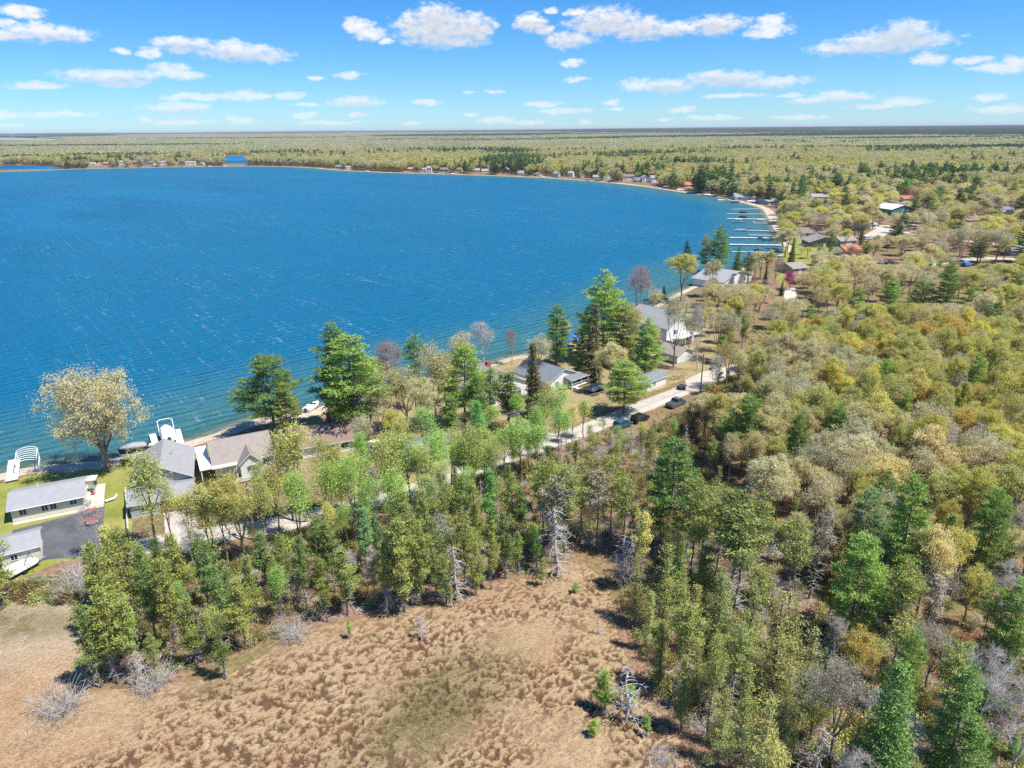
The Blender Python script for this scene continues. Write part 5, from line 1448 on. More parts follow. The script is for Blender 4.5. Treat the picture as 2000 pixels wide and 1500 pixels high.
# utility poles and their wires
POLES = []
def pole(label, bx, by, ty):
    p = at(bx, by); h = height_to(p, ty)
    r = empty('utility_pole', (p.x, p.y, 0), .45); tag(r, label, 'pole', 'utility poles along the gravel road')
    MB().tube([(0, 0, -.3), (0, 0, h)], [.17, .11], 8).build('post', 'pole_wood', r)
    MB().box(-.07, .07, -1.1, 1.1, h - .85, h - .7).build('crossarm', 'pole_wood', r)
    for y in (-1, -.5, .5, 1): MB().tube([(0, y, h - .7), (0, y, h - .52)], .05, 6).build('insulator', 'white_paint', r)
    if h > 8: MB().tube([(.3, 0, h - 2.2), (.3, 0, h - 1.3)], .22, 10).build('transformer', 'metal', r)
    POLES.append((p, h))
pole('utility pole beside the brown roofed house', 721, 866, 800)
pole('utility pole at the gravel turnout', 1368, 766, 692)
pole('utility pole in the aspens by the road bend', 498, 1055, 940)
pole('utility pole behind the roadside aspens near the middle of the road', 1010, 880, 800)
pole('utility pole at the pale lane among bare oaks', 1876, 512, 470)
def wire(label, a, b, sag=.9, r=.02):
    pts = [a.lerp(b, k / 12) - Vector((0, 0, math.sin(k / 12 * math.pi) * sag)) for k in range(13)]
    o = MB().tube(pts, r, 4).build('power_line', 'wire'); tag(o, label, 'wire')
top = lambda i, y=0: POLES[i][0] + Vector((y, 0, POLES[i][1] - .55))
wire('power line from the road bend pole to the middle road pole', top(2, .8), top(3, .8))
wire('lower power line from the road bend pole to the middle road pole', top(2, -.8), top(3, -.8), 1.3)
wire('power line along the gravel road up to the turnout pole', top(3, .8), top(1, .8))
wire('second power line along the gravel road up to the turnout pole', top(3, -.8), top(1, -.8), 1.3)
wire('service wire from the middle road pole to the brown roofed house pole', top(3, 0), top(0, 0), 1.2)
wire('pale guy wire slanting down beside the low spreading pine', at(1163, 803) + Vector((0, 0, 2.5)), at(1285, 764) + Vector((0, 0, 4.2)), .3, .035)
a = at(1386, 736); sg = empty('road_sign', (a.x, a.y, 0), -.3); tag(sg, 'small dark road sign on a post at the turnout', 'sign')
MB().tube([(0, 0, -.1), (0, 0, 2.4)], .05, 6).build('post', 'pole_wood', sg); MB().box(-.35, .35, -.08, -.052, 1.75, 2.4).build('plate', 'hull_dark', sg)
a = at(387, 1066); mbx = empty('mailbox', (a.x, a.y, 0), .2); tag(mbx, 'small white mailbox on a post beside the road below the grey house', 'mailbox')
MB().tube([(0, 0, -.1), (0, 0, 1.05)], .05, 6).build('post', 'pole_wood', mbx); MB().prism([(-.12, 1.05), (.12, 1.05), (.12, 1.22), (.06, 1.3), (-.06, 1.3), (-.12, 1.22)], 'y', -.28, .28).build('box', 'white_paint', mbx)

# ------------------------------------------------------------------ the trees one can pick out (base x, base y, top y in the photograph)
T_ = tree_px
T_('shore_oak', 218, 922, 714, 'big spreading tan oak on the lake bank behind the ranch house', 'greytan', .82)
T_('aspen', 249, 893, 800, 'slim tree with bare trunk right of the big spreading oak', 'tan', .9)
T_('white_pine', 537, 850, 688, 'broad green pine at the beach left of the brown roofed house', 'wpd', 1.2)
T_('white_pine', 564, 858, 745, 'shorter ragged pine leaning against the broad beach pine', 'jp', .8)
T_('white_pine', 668, 832, 622, 'tall dark pine standing just behind the brightest tall pine', 'wpd', .9)
T_('white_pine', 692, 856, 648, 'tallest bright green pine over the brown roofed house', 'wp', 1.12)
T_('budding', 765, 812, 664, 'pinkish budding maple behind the yellow oak at the shore', 'pink', .85)
T_('tall_pine', 812, 800, 652, 'thin dark pine poking above the pinkish maple', 'wpd', 1.0)
T_('oak', 797, 846, 716, 'yellow-tan oak in front of the pinkish maple', 'tan', .9)
T_('sparse', 853, 838, 668, 'tan oak with forked dark trunk behind the slate garage', 'tan', .8)
T_('sparse', 876, 838, 690, 'tan oak with leaning trunk touching the shore pine', 'yellow', .6)
T_('white_pine', 908, 832, 666, 'green pine left of the large grey roofed house', 'wp', .98)
T_('jack_pine', 958, 820, 722, 'grey-green pine nearest the large grey roofed house', 'wpd', 1.4)
T_('jack_pine', 990, 836, 728, 'bushy grey-green pine before the large grey roofed house', 'jpd', 1.9)
T_('bare', 945, 722, 628, 'grey leafless tree at the water behind the large grey roofed house', 'grey', 1.1)
T_('budding', 1000, 712, 642, 'small rusty pink tree beside the leafless shore tree', 'pink', .65)
T_('spruce', 1045, 812, 668, 'brownish spruce between the two grey roofed houses', 'spb', .95)
T_('white_pine', 1086, 712, 593, 'open layered pine at the shore behind the cottage with skylight', 'wpd', 1.0)
T_('spruce', 1156, 745, 594, 'tall narrow brownish spruce right of the cottage porch', 'spb', .85)
T_('white_pine', 1178, 705, 526, 'tallest pine of the shore clump, sunlit top', 'wp', .92)
T_('white_pine', 1214, 716, 588, 'round topped dull green pine in the shore clump', 'jp', 1.15)
T_('white_pine', 1258, 738, 618, 'bright feathery pine left of the small white garage', 'wp', 1.1)
T_('oak', 1192, 770, 668, 'tan oak in front of the shore pine clump', 'tan', .85)
T_('white_pine', 1218, 808, 702, 'low wide spreading pine at the road edge', 'wp', 1.4)
T_('budding', 1246, 640, 518, 'round purple-brown leafless maple above the shore', 'pink', .85)
T_('fir', 1296, 588, 558, 'small pointed dark fir at the water behind the two-storey house', 'sp', .8)
T_('oak', 1330, 590, 494, 'large yellow oak at the water left of the crooked pine', 'yellow', .95)
T_('oak', 1388, 580, 505, 'yellow oak with several trunks beside the grey cottage roof', 'tan', .8)
T_('sparse', 1315, 716, 574, 'sparse grey-tan tree in front of the two-storey white house', 'greytan', .55)
T_('bare', 1361, 724, 590, 'leafless dark tree at the right corner of the two-storey house', 'grey', .55)
T_('white_pine', 1402, 535, 440, 'dark green pine standing in front of the docks', 'wpd', .85)
T_('white_pine', 1378, 530, 458, 'smaller grey-green pine just left of the dock pine', 'jp', .8)
T_('white_pine', 1340, 520, 468, 'dark ragged pine top left of the dock pines', 'sp', .8)
T_('fir', 1438, 532, 480, 'pointed blue-green fir right of the dock pines', 'bluegreen', .85)
T_('tall_pine', 1458, 562, 494, 'crooked dark pine in front of the grey cottage roof', 'sp', 1.4)
T_('spruce', 1493, 555, 514, 'narrow dark spruce left of the purple redbud', 'sp', .7)
T_('spruce', 1546, 514, 464, 'dark green spruce standing on the shore lawn', 'wpd', .85)
T_('round_bush', 1542, 566, 532, 'purple flowering redbud on the lawn', 'purple', .75)
T_('budding', 1512, 556, 502, 'rosy budding tree between spruce and redbud', 'pink', .8)
T_('oak', 1500, 545, 486, 'yellow-tan tree at the root of the nearest dock', 'yellow', .6)
T_('fir', 1525, 578, 548, 'little dark fir at the lower side of the redbud', 'sp', .7)
T_('budding', 1468, 590, 538, 'rusty orange budding maple below the crooked pine', 'rust', .8)
T_('budding', 1492, 596, 546, 'second rusty budding maple below the narrow spruce', 'rust', .7)
T_('white_pine', 1500, 398, 352, 'dark pine at the water left of the boathouse roof', 'sp', .8)
T_('white_pine', 1562, 410, 340, 'tall dark pine among the houses beyond the docks', 'wpd', .7)
T_('white_pine', 1545, 415, 352, 'leaning dark pine beside the tall dark pine beyond the docks', 'sp', .7)
T_('white_pine', 1365, 378, 318, 'big dark pine on the far shore at the bend of the lake', 'sp', .8)
T_('oak', 1555, 455, 390, 'round tan oak beside the docks', 'tan', 1.0)
T_('aspen', 1520, 470, 415, 'pale trunked birch at the dock roots', 'yellow', 1.3)
T_('fir', 1533, 472, 440, 'small dark spruce beside the pale birch', 'sp', .8)
T_('oak', 1690, 450, 396, 'broad tan oak left of the gravel patch', 'tan', 1.2)
T_('oak', 1630, 452, 408, 'tan oak behind the brown cottages', 'greytan', 1.1)
T_('white_pine', 1680, 484, 440, 'dark pine at the end of the brown garage', 'sp', .6)
T_('jack_pine', 1620, 500, 456, 'green pine in front of the brown gabled cottage', 'wpd', 1.3)
T_('jack_pine', 1598, 502, 482, 'low green pine on the lawn below the brown gabled cottage', 'wp', 2.0)
T_('round_bush', 1664, 512, 482, 'crimson leaved tree near the brown garage', 'rust', .9)
T_('oak', 1808, 435, 372, 'large round olive tree right of the pole barn', 'olive', .9)
T_('oak', 1762, 392, 348, 'bright green tree behind the pole barn', 'bright', .7)
T_('sparse', 1825, 502, 446, 'leafless looking oak with spreading trunks above the lane', 'greytan', 1.2)
T_('sparse', 1870, 512, 440, 'tall thin-leaved oak left of the blue tent', 'greytan', 1.0)
T_('sparse', 1912, 516, 448, 'thin-leaved oak standing in the pale lane', 'greytan', 1.0)
T_('sparse', 1945, 520, 442, 'thin-leaved oak with forked trunk at the lane bend', 'greytan', 1.1)
T_('white_pine', 1668, 640, 555, 'bright pine left end of the pine row behind the wood', 'wp', .9)
T_('white_pine', 1730, 640, 540, 'tall pine in the pine row behind the wood', 'wp', .9)
T_('white_pine', 1790, 632, 545, 'middle pine in the pine row behind the wood', 'wpd', 1.0)
T_('white_pine', 1838, 636, 510, 'tallest pine in the pine row behind the wood', 'wpd', .7)
T_('white_pine', 1888, 635, 552, 'right end pine of the pine row behind the wood', 'wp', .9)
T_('white_pine', 1975, 610, 530, 'dark pine at the picture edge right of the pine row', 'wpd', .8)
for (kd, x, y, ty, ti, wf, lb) in [('sparse',742,862,752,'tan',.8,'tan thin-leaved tree right of the brown house pole'),('oak',770,892,800,'yellow',.6,'small yellow-green oak beside the white tarped boat trailer'),('oak',826,872,738,'tan',.7,'pale oak behind the slate garage roof'),
 ('jack_pine',884,872,775,'wpd',1.5,'dark bushy pine right of the slate garage'),('jack_pine',932,852,738,'wpd',1.4,'dark pine left of the bushy grey-green pine'),('oak',1012,852,768,'lime',.6,'lime green oak below the brownish spruce'),('aspen',962,872,792,'lime',1.4,'lime aspen below the large grey roofed house'),
 ('sparse',902,905,822,'tan',.7,'thin tan tree between the slate garage and the soft bright tree'),('white_pine',1132,738,636,'jp',.75,'dull pine between cottage and narrow spruce'),('oak',1068,792,745,'tan',.7,'low tan oak at the gable of the cottage'),('sparse',722,838,700,'tan',.7,'tan tree close behind the tallest bright pine'),
 ('white_pine',1150,700,600,'wpd',.6,'dark pine tucked beside the tallest shore clump pine'),('oak',1282,700,640,'tan',.6,'tan oak left of the small white garage'),('sparse',1240,690,600,'tan',.6,'tan tree between shore clump and two-storey house'),('sparse',1400,705,600,'greytan',.8,'grey-tan tree right of the two-storey house'),('jack_pine',1408,712,655,'wpd',1.6,'dark low pine beside the turnout')]:
    T_(kd, x, y, ty, lb, ti, wf)
# roadside aspens
for (x, y, ty, lb, ti, wf) in [
 (308, 1078, 882, 'thin light green aspen in front of the grey gabled house', 'aspen', 1.2), (345, 1075, 930, 'short aspen before the brown garage doors', 'aspen', 1.0),
 (412, 1100, 942, 'aspen with pale trunk standing at the road left of the olive oak', 'olive', 1.0),
 (572, 1016, 842, 'aspen in front of the taupe roofed house, left of a pair', 'aspen', 1.2), (600, 1018, 828, 'taller aspen of the pair before the white porch', 'yellow', 1.2),
 (643, 1008, 852, 'aspen before the brown roofed house, left of three', 'aspen', 1.1), (668, 1006, 868, 'aspen before the brown roofed house, middle of three', 'yellow', 1.1),
 (694, 1002, 880, 'aspen before the brown roofed house, right of three', 'aspen', 1.1), (775, 1008, 838, 'tall light green aspen left of the slate garage', 'aspen', 1.2),
 (800, 1002, 850, 'light green aspen covering the slate garage corner', 'lime', 1.2), (824, 1008, 866, 'aspen directly in front of the slate garage', 'aspen', 1.0),
 (846, 992, 842, 'slim aspen right in front of the tan garage wall', 'lime', .9), (520, 1030, 900, 'aspen beside the utility pole at the road bend', 'aspen', 1.1),
 (544, 1040, 905, 'olive aspen at the road bend right of the pole', 'olive', 1.1), (1090, 852, 748, 'lime aspen in front of the trailer yard', 'lime', 1.5),
 (1140, 856, 778, 'light green aspen at the road edge left of the parked cars', 'aspen', 1.4), (1062, 862, 760, 'lime aspen left of the roadside aspens', 'lime', 1.4),
 (1178, 850, 818, 'small light green aspen by the dark teal car', 'aspen', 1.3), (1250, 866, 824, 'olive aspen just below the black roadside car', 'yellow', 1.5),
 (905, 965, 858, 'lime aspen on the lower road verge', 'lime', 1.5), (945, 955, 860, 'lime aspen in the thicket below the road', 'lime', 1.6), (1015, 945, 815, 'brightest lime aspen in the roadside thicket', 'lime', 1.5), (1050, 930, 830, 'lime aspen right of the brightest one', 'lime', 1.5),
 (985, 900, 822, 'bare rusty aspen in the roadside thicket', 'rust', 1.2)]:
    T_('aspen', x, y, ty, lb, ti, wf, 'roadside aspens')
T_('oak', 480, 1100, 922, 'round olive-brown oak beside the road left of the aspens', 'olive', .62)
T_('fir', 932, 908, 784, 'soft bright green tree between slate garage and road', 'bright', .95)
# conifers at the edge of the bog
BOGP = [(198,1342,1178,'jpd'),(232,1335,1148,'jp'),(268,1326,1168,'jp'),(250,1290,1120,'jp'),(312,1272,1072,'jpd'),(345,1276,1088,'jp'),(384,1302,1168,'jp'),(440,1328,1205,'jpd'),(452,1272,1108,'jpd'),
 (482,1268,1132,'jp'),(430,1232,1058,'jpd'),(366,1202,1042,'jp'),(330,1186,1052,'jpd'),(296,1186,1062,'jp'),(408,1190,1050,'jpd'),(500,1215,1085,'jp'),(548,1205,1080,'jp'),(600,1190,1048,'jpd'),(628,1150,1008,'jpd'),(655,1156,1016,'jpd'),
 (640,1215,1092,'jp'),(680,1200,1070,'jp'),(716,1130,992,'bluegreen'),(740,1112,1002,'bluegreen'),(760,1192,1060,'jp'),(790,1195,1012,'jp'),(822,1184,1020,'jp'),(852,1160,1010,'jpd'),(872,1180,1080,'jp'),(908,1150,1000,'jp'),
 (930,1165,1060,'jp'),(960,1152,1040,'jp'),(988,1130,1002,'jpd'),(1012,1118,1038,'wp'),(1048,1112,1026,'wp'),(1058,1146,1092,'jp'),(684,1248,1210,'wp'),(880,1186,1140,'jp'),(566,1160,1040,'jp'),(520,1150,1040,'jpd'),
 (225,1250,1060,'jp'),(270,1225,1030,'jp'),(240,1190,1030,'olive'),(800,1120,985,'jp'),(835,1100,960,'jp'),(770,1090,990,'jpd'),(870,1090,950,'jp'),(930,1080,940,'jp'),(905,1040,930,'jpd'),(960,1060,920,'bright'),(1000,1060,930,'jp')]
WHERE_B = 'at the bog edge below the road'
for (x, y, ty, ti) in BOGP:
    T_('jack_pine', x, y, ty, {(684): 'lone little pine standing out in the tan bog', (198): 'darkest jack pine at the left end of the bog edge', (440): 'small pine nearest the camera at the bog edge'}.get(x), ti, random.uniform(.68, .95), 'jack pines between bog and road', WHERE_B)
# right of the bog
T_('white_pine', 1302, 1085, 852, 'big dark green pine rising at the head of the bog', 'wpd', .82)
for (x, y, ty, ti) in [(1345,1160,935,'jp'),(1362,1140,950,'jp'),(1395,1130,945,'jp'),(1432,1215,1000,'jp'),(1425,1190,960,'jpd'),(1470,1170,960,'jp'),(1100,1090,905,'jp'),(1132,1070,900,'jp'),(1165,1075,920,'grey'),(1060,1065,890,'jp'),(1190,1060,900,'jp'),(1085,1100,930,'grey'),(1215,1085,930,'jp'),(1760,1250,1105,'jp'),(1812,1262,1128,'grey'),(1540,1200,1010,'jp'),(1580,1170,990,'grey')]:
    T_('tall_pine', x, y, ty, None, ti, random.uniform(.9, 1.2), 'tall bare-trunked pines', 'in the open wood right of the bog')
for (x, y, ty, ti) in [(1240,1215,1080,'larch'),(1290,1240,1060,'jp'),(1322,1175,1052,'wp'),(1262,1270,1150,'larch'),(1330,1210,1100,'larch'),(1395,1290,1118,'jp'),(1350,1285,1140,'larch'),(1500,1385,1150,'larch'),(1455,1300,1130,'larch'),(1530,1340,1180,'larch'),
 (1330,1430,1275,'jp'),(1390,1400,1240,'larch'),(1442,1470,1290,'jp'),(1475,1520,1352,'larch'),(1400,1490,1330,'jp'),(1520,1460,1300,'larch'),(1560,1400,1220,'larch'),(1290,1340,1210,'jp'),(1360,1350,1230,'jp'),(1430,1360,1220,'larch')]:
    T_('larch', x, y, ty, None, ti, random.uniform(.9, 1.2), 'soft conifers beside the bog', 'right of the bog')
for (x, y, ty, lb) in [(1180,1392,1312,'small pine leaning at the right side of the bog'),(1232,1385,1338,'small pine beside a bare pole at the right side of the bog'),(1160,1442,1406,'tiny pine out in the bog near the camera'),(1262,1440,1400,'tiny pine at the lower right edge of the bog'),(1124,1162,1138,'tiny pine shoot at the head of the bog')]:
    T_('jack_pine', x, y, ty, lb, 'wp', 1.3)
T_('white_pine', 1652, 1262, 1040, 'broad layered white pine with shaded hollow beside it, right of the bog', 'wp', .80)
T_('white_pine', 1742, 1190, 925, 'tall bright white pine rising above the layered one', 'wp', .72)
T_('white_pine', 1672, 1150, 950, 'greyish pine left of the tall bright white pine', 'bluegreen', .7)
T_('white_pine', 1945, 1300, 1122, 'bright pine at the right edge of the picture', 'wp', .8)
T_('fir', 1703, 1560, 1300, 'dense bright fir at the bottom right', 'fir', .95)
T_('white_pine', 1835, 1560, 1296, 'bushy green pine right of the dense bright fir', 'fir', .75)
T_('white_pine', 1755, 1395, 1222, 'soft green pine behind the dense bright fir', 'fir', .6)
T_('oak', 1665, 1360, 1232, 'golden-leaved small oak under the layered pine', 'gold', .75)
T_('sparse', 1615, 1490, 1280, 'grey-green thin-leaved tree left of the bright fir', 'grey', .65)
T_('bare', 1905, 1430, 1268, 'pale leafless tree near the right edge, left of two', 'grey', .8)
T_('bare', 1965, 1540, 1330, 'pale leafless tree in the bottom right corner', 'grey', .9)
for (kd, x, y, ty, lb) in [('snag',1592,1540,1418,'silver dead tree tangle at the bottom, left of the bright fir'),('snag',1757,1540,1392,'silver dead tree right of the bright fir'),('snag',1975,1300,1170,'tall silver dead trunk by the right edge pine'),
 ('snag',895,1172,1058,'grey dead tree with drooping branches at the bog edge'),('snag',1090,1125,985,'shaggy grey dead tree at the head of the bog'),('snag',1205,1140,1035,'pale dead tree at the upper right corner of the bog'),('snag',755,1200,1135,'grey dead brush tree at the bog edge'),
 ('snag',823,1250,1192,'thin dead snag leaning in the bog'),('snag',1220,1410,1290,'bare grey pole in the bog beside the small pines'),('snag',1640,1240,1170,'small white dead tree in the shadow of the layered pine'),('snag',1630,985,855,'grey dead tree inside the oak wood'),('snag',275,1345,1272,'grey dead branches under the first jack pines'),('snag',1170,1240,1205,'low dead stump in the bog')]:
    T_(kd, x, y, ty, lb, 'dead', 1.3)
for (x, y, ty, lb) in [(575,1246,1205,'grey brush heap at the bog edge'),(122,1392,1335,'round grey brush heap out in the left bog'),(150,1160,1108,'leafless grey thicket by the lawn corner'),(1290,1490,1460,'pale brush at the lower right of the bog'),(165,1135,1090,'leafless thicket beside the asphalt drive'),(300,1345,1300,'grey brush under the dark jack pines')]:
    T_('brush', x, y, ty, lb, 'dead', 1.0)
T_('bare', 195, 1090, 975, 'small leafless tree at the end of the asphalt drive', 'grey', .62)
T_('jack_pine', 2, 1195, 1040, 'dark tree cut by the left picture edge below the garage', 'jp', 1.2)

# ------------------------------------------------------------------ scattered woods
ROADS = [[at(*p).xy for p in L_] for L_ in ([(250,1075),(450,1040),(650,1000),(845,945),(1000,889),(1196,818),(1370,748),(1430,722),(1500,690),(1600,640)], [(1700,545),(1800,520),(1880,507),(1950,505),(2060,512)], [(1700,462),(1730,448),(1780,455),(1880,470),(2060,486)])]
def clear_of(x, y, road=4.5, base=None):
    for ln in ROADS:
        if float(seg_dist(np.array([x]), np.array([y]), ln)[0]) < road: return False
    for f in FOOT:
        if bool(in_poly(np.array([x]), np.array([y]), f)[0]): return False
    for (bx, by, r_) in BASES[-4000:]:
        if (bx - x) ** 2 + (by - y) ** 2 < (base or r_) ** 2: return False
    return True
def scatter(poly_px, spacing, seed, base=None, road=4.5, tries=30000, fill=1.0):
    rr = random.Random(seed); poly = [at(*p).xy for p in poly_px]
    x0, x1 = min(p[0] for p in poly), max(p[0] for p in poly); y0, y1 = min(p[1] for p in poly), max(p[1] for p in poly)
    out, grid = [], {}
    area = (x1 - x0) * (y1 - y0)
    for _ in range(min(tries, int(area / spacing ** 2 * 7))):
        x, y = rr.uniform(x0, x1), rr.uniform(y0, y1)
        if not in_poly(np.array([x]), np.array([y]), poly)[0]: continue
        g = (int(x // spacing), int(y // spacing))
        if any((ox - x) ** 2 + (oy - y) ** 2 < spacing ** 2 for i in (-1, 0, 1) for j in (-1, 0, 1) for (ox, oy) in grid.get((g[0] + i, g[1] + j), ())): continue
        if not clear_of(x, y, road, base): continue
        grid.setdefault(g, []).append((x, y)); out.append((x, y))
    return out
# what the photograph shows in clearings: trees nearer the camera stay low enough not to hide it (pixel boxes)
CLEARINGS = [(1255,1357,600,690),(1318,1358,668,712),(1413,1475,518,560),(1546,1574,512,535),(1522,1564,530,572),(1530,1560,560,586),(1566,1616,440,464),(1580,1668,458,486),(1548,1580,488,515),(1532,1560,462,512),(1722,1787,390,420),
 (1762,1785,383,394),(1886,1918,408,438),(1955,1985,400,420),(1900,1990,500,516),(1702,1738,438,462),(1772,1795,436,462),(1878,1902,508,524),(1586,1618,370,391),(1498,1524,382,400),(1434,1492,368,392),(1420,1505,405,496),(1670,1900,560,598),
 (438,480,307,318),(0,106,323.5,331),(1650,1684,484,500),(1195,1262,800,836),(1240,1310,776,824),(1300,1345,756,800),(1340,1432,716,778),(1262,1302,742,768),(1118,1170,745,800),(1715,1748,506,518),(1686,1702,460,470)] + [(px - w * (.2 + .3 * (k % 3) / 2), px + w * (.5 - .3 * (k % 4) / 3), py - 7, py + .5) for k, (px, py, w, *_r) in enumerate(FAR)]
def low_enough(x, y, h, half_w):
    """the height a tree may have here (0: none)"""
    bx, by = proj(x, y, 0); tx, ty = proj(x, y, h)
    wpx = half_w * F_PX / max(1.0, math.hypot(x, y))
    for (x0, x1, y0, y1) in CLEARINGS:
        if by > y1 - 1 and x0 - wpx * .75 < tx < x1 + wpx * .75:
            lim = y1 - .15 * (y1 - y0)
            if ty < lim:
                hh = height_to(Vector((x, y, 0)), lim) if by > lim + 1 else 0
                if hh < 3.5: return 0
                h = min(h, hh); tx, ty = proj(x, y, h)
    return h
LEFT = []     # trees past the 300 largest of a kind: go into the mass of woods
COUNT = {}
def plant(pts, mix, hrange, where, group, rs, wf=(.85, 1.15), limit=300):
    rr = random.Random(rs)
    pts = sorted(pts, key=lambda p: math.hypot(*p))
    names, ws = [m_[0] for m_ in mix], [m_[2] for m_ in mix]
    for (x, y) in pts:
        kd, tints, _ = rr.choices(mix, ws)[0]
        # tint and height vary in drifts, as stands of trees do
        k = float(fbm(np.array([x / 22.0]), np.array([y / 22.0]), 2, 9)[0]); k = min(.999, max(0, (k - .2) / .6 + rr.uniform(-.22, .22)))
        ti = tints[min(len(tints) - 1, int(k * len(tints)))]
        h0, h1 = hrange[kd]; h = rr.uniform(h0, h1); w = rr.uniform(*wf)
        h2 = low_enough(x, y, h, 4.0 if kd in ('oak', 'sparse', 'budding') else 2.2)
        if h2 == 0: continue
        if h2 < h: w = min(w * 1.15, 1.3); h = h2
        px, py = proj(x, y, h)
        if px < -60 or px > 2060 or py > 1530: continue
        if COUNT.get(KIND[kd][0], 0) < limit:
            COUNT[KIND[kd][0]] = COUNT.get(KIND[kd][0], 0) + 1
            tree(kd, x, y, h, None, ti, w, group, where)
        else: LEFT.append((kd, x, y, h, ti, w))
WOOD = [(1345,812),(1385,776),(1440,742),(1470,700),(1500,672),(1570,640),(1640,650),(2060,640),(2350,760),(2500,1000),(2300,1240),(1850,1230),(1580,1150),(1440,990),(1390,900)]
pts_wood = scatter(WOOD, 3.45, 1)
plant(pts_wood, [('oak', ['greytan', 'tan', 'olive', 'yellow', 'olive', 'yellow', 'gold'], 10), ('sparse', ['greytan', 'tan', 'olive'], 2.2), ('white_pine', ['wpd', 'wp'], .55), ('jack_pine', ['jp'], .9), ('bare', ['grey'], .35)],
      {'oak': (8.5, 13.5), 'sparse': (8.5, 13.5), 'white_pine': (11, 16), 'jack_pine': (8, 12), 'bare': (8, 11)}, 'in the wood right of the road', 'trees of the wood right of the road', 11, (.56, .86))
NEARWOOD = [(1200,1060),(1290,990),(1330,880),(1400,905),(1450,1000),(1590,1160),(1850,1240),(2300,1250),(2150,1640),(1480,1640),(1420,1500),(1300,1370),(1240,1240),(1215,1130)]
pts_near = scatter(NEARWOOD, 3.7, 2, base=1.9)
plant(pts_near, [('larch', ['larch', 'jp', 'jp'], 2.2), ('jack_pine', ['jp', 'wp', 'jp'], 3.4), ('tall_pine', ['jp', 'olive'], 3.2), ('snag', ['dead'], 2.8), ('bare', ['grey'], 1.0), ('fir', ['fir', 'wpd'], .6), ('sparse', ['grey', 'olive'], .7), ('shrub', ['shr', 'brown', 'gold'], 3)],
      {'larch': (5, 10), 'jack_pine': (4.5, 9.5), 'tall_pine': (8, 14), 'snag': (3.5, 9), 'bare': (6, 9), 'fir': (4, 8), 'sparse': (7, 10), 'shrub': (1.2, 2.4)}, 'in the mixed wood beside the bog', 'mixed wood beside the bog', 12, (.7, 1.05))
BAND = [(140,1130),(190,1165),(195,1330),(300,1335),(440,1300),(560,1225),(760,1185),(1040,1110),(1180,1060),(1300,960),(1330,870),(1290,850),(1190,845),(1110,872),(1000,915),(880,950),(760,1010),(620,1050),(480,1085),(330,1100),(250,1100)]
pts_band = scatter(BAND, 3.3, 3, base=1.5, road=8.0)
plant(pts_band, [('jack_pine', ['jp', 'jpd', 'jp'], 3), ('aspen', ['aspen', 'lime', 'yellow'], 3.2), ('shrub', ['shr', 'aspen', 'brown'], 3.6), ('snag', ['dead'], 1.5), ('brush', ['dead'], .5), ('bare', ['grey'], .5), ('fir', ['bright', 'wpd'], .5), ('tall_pine', ['jp', 'grey'], .8)],
      {'jack_pine': (5, 9), 'aspen': (5.5, 9.5), 'shrub': (1.2, 2.6), 'snag': (3, 7.5), 'brush': (1.2, 2.2), 'bare': (5, 8), 'fir': (3, 7), 'tall_pine': (8, 11)}, 'between the bog and the road', 'thicket between bog and road', 13, (.7, 1.0))
ASPENROW = [(560,1010),(700,965),(860,915),(1000,870),(1120,838),(1130,880),(1060,930),(960,985),(860,1030),(700,1075),(560,1095),(430,1110),(330,1110),(330,1085),(450,1060)]
plant(scatter(ASPENROW, 3.5, 21, base=2.0, road=3.4), [('aspen', ['aspen', 'yellow', 'lime', 'aspen', 'lime'], 1)], {'aspen': (8, 13.5)}, 'x', 'airy aspens along the road', 22, (.9, 1.3))
THICKET = [(1270,850),(1310,812),(1360,785),(1420,745),(1445,742),(1400,800),(1380,870),(1340,910),(1300,880)]
plant(scatter(THICKET, 2.2, 4, base=1.0, road=3.6), [('shrub', ['brown', 'shr', 'rust', 'aspen'], 6), ('aspen', ['aspen', 'olive'], 1), ('jack_pine', ['jp'], .5), ('brush', ['dead'], .8)],
      {'shrub': (1.2, 2.6), 'aspen': (4, 7), 'jack_pine': (5, 8), 'brush': (1, 1.8)}, 'on the verge right of the road', 'scrub on the road verge', 14)
YARDS = [(1400,700),(1440,640),(1420,600),(1500,570),(1580,575),(1700,565),(1850,545),(2040,545),(2080,640),(1660,640),(1560,640),(1480,680)]
plant(scatter(YARDS, 6.3, 5), [('oak', ['tan', 'yellow', 'olive'], 5), ('sparse', ['greytan', 'tan'], 3), ('jack_pine', ['jp', 'wpd'], .8)], {'oak': (9, 13), 'sparse': (9, 13), 'jack_pine': (7, 10)}, 'between the yards and the wood', 'oaks around the upper yards', 15)
LANE = [(1350,610),(1440,548),(1490,560),(1440,640),(1400,695),(1375,650)]
plant(scatter(LANE, 6.0, 9, base=3.2, road=5), [('oak', ['tan', 'greytan', 'yellow'], 3), ('sparse', ['greytan', 'tan'], 4), ('jack_pine', ['wpd'], .5)], {'oak': (8, 11), 'sparse': (9, 12), 'jack_pine': (6, 9)}, 'x', 'trees right of the two-storey house', 19, (.8, 1.05))
VILLAGE = [(1525,500),(1535,440),(1520,415),(1600,385),(1740,380),(1900,380),(2080,390),(2080,560),(1850,548),(1700,560),(1570,580)]
pts_v = scatter(VILLAGE, 8.0, 6, base=5, road=5)
plant(pts_v, [('oak', ['tan', 'olive', 'greytan', 'yellow'], 6), ('sparse', ['greytan', 'tan'], 3), ('white_pine', ['wpd', 'sp'], 1), ('budding', ['rust', 'pink'], .5)], {'oak': (9, 14), 'sparse': (9, 14), 'white_pine': (12, 18), 'budding': (8, 11)}, 'among the houses by the far lane', 'trees among the upper houses', 16, (.95, 1.25))
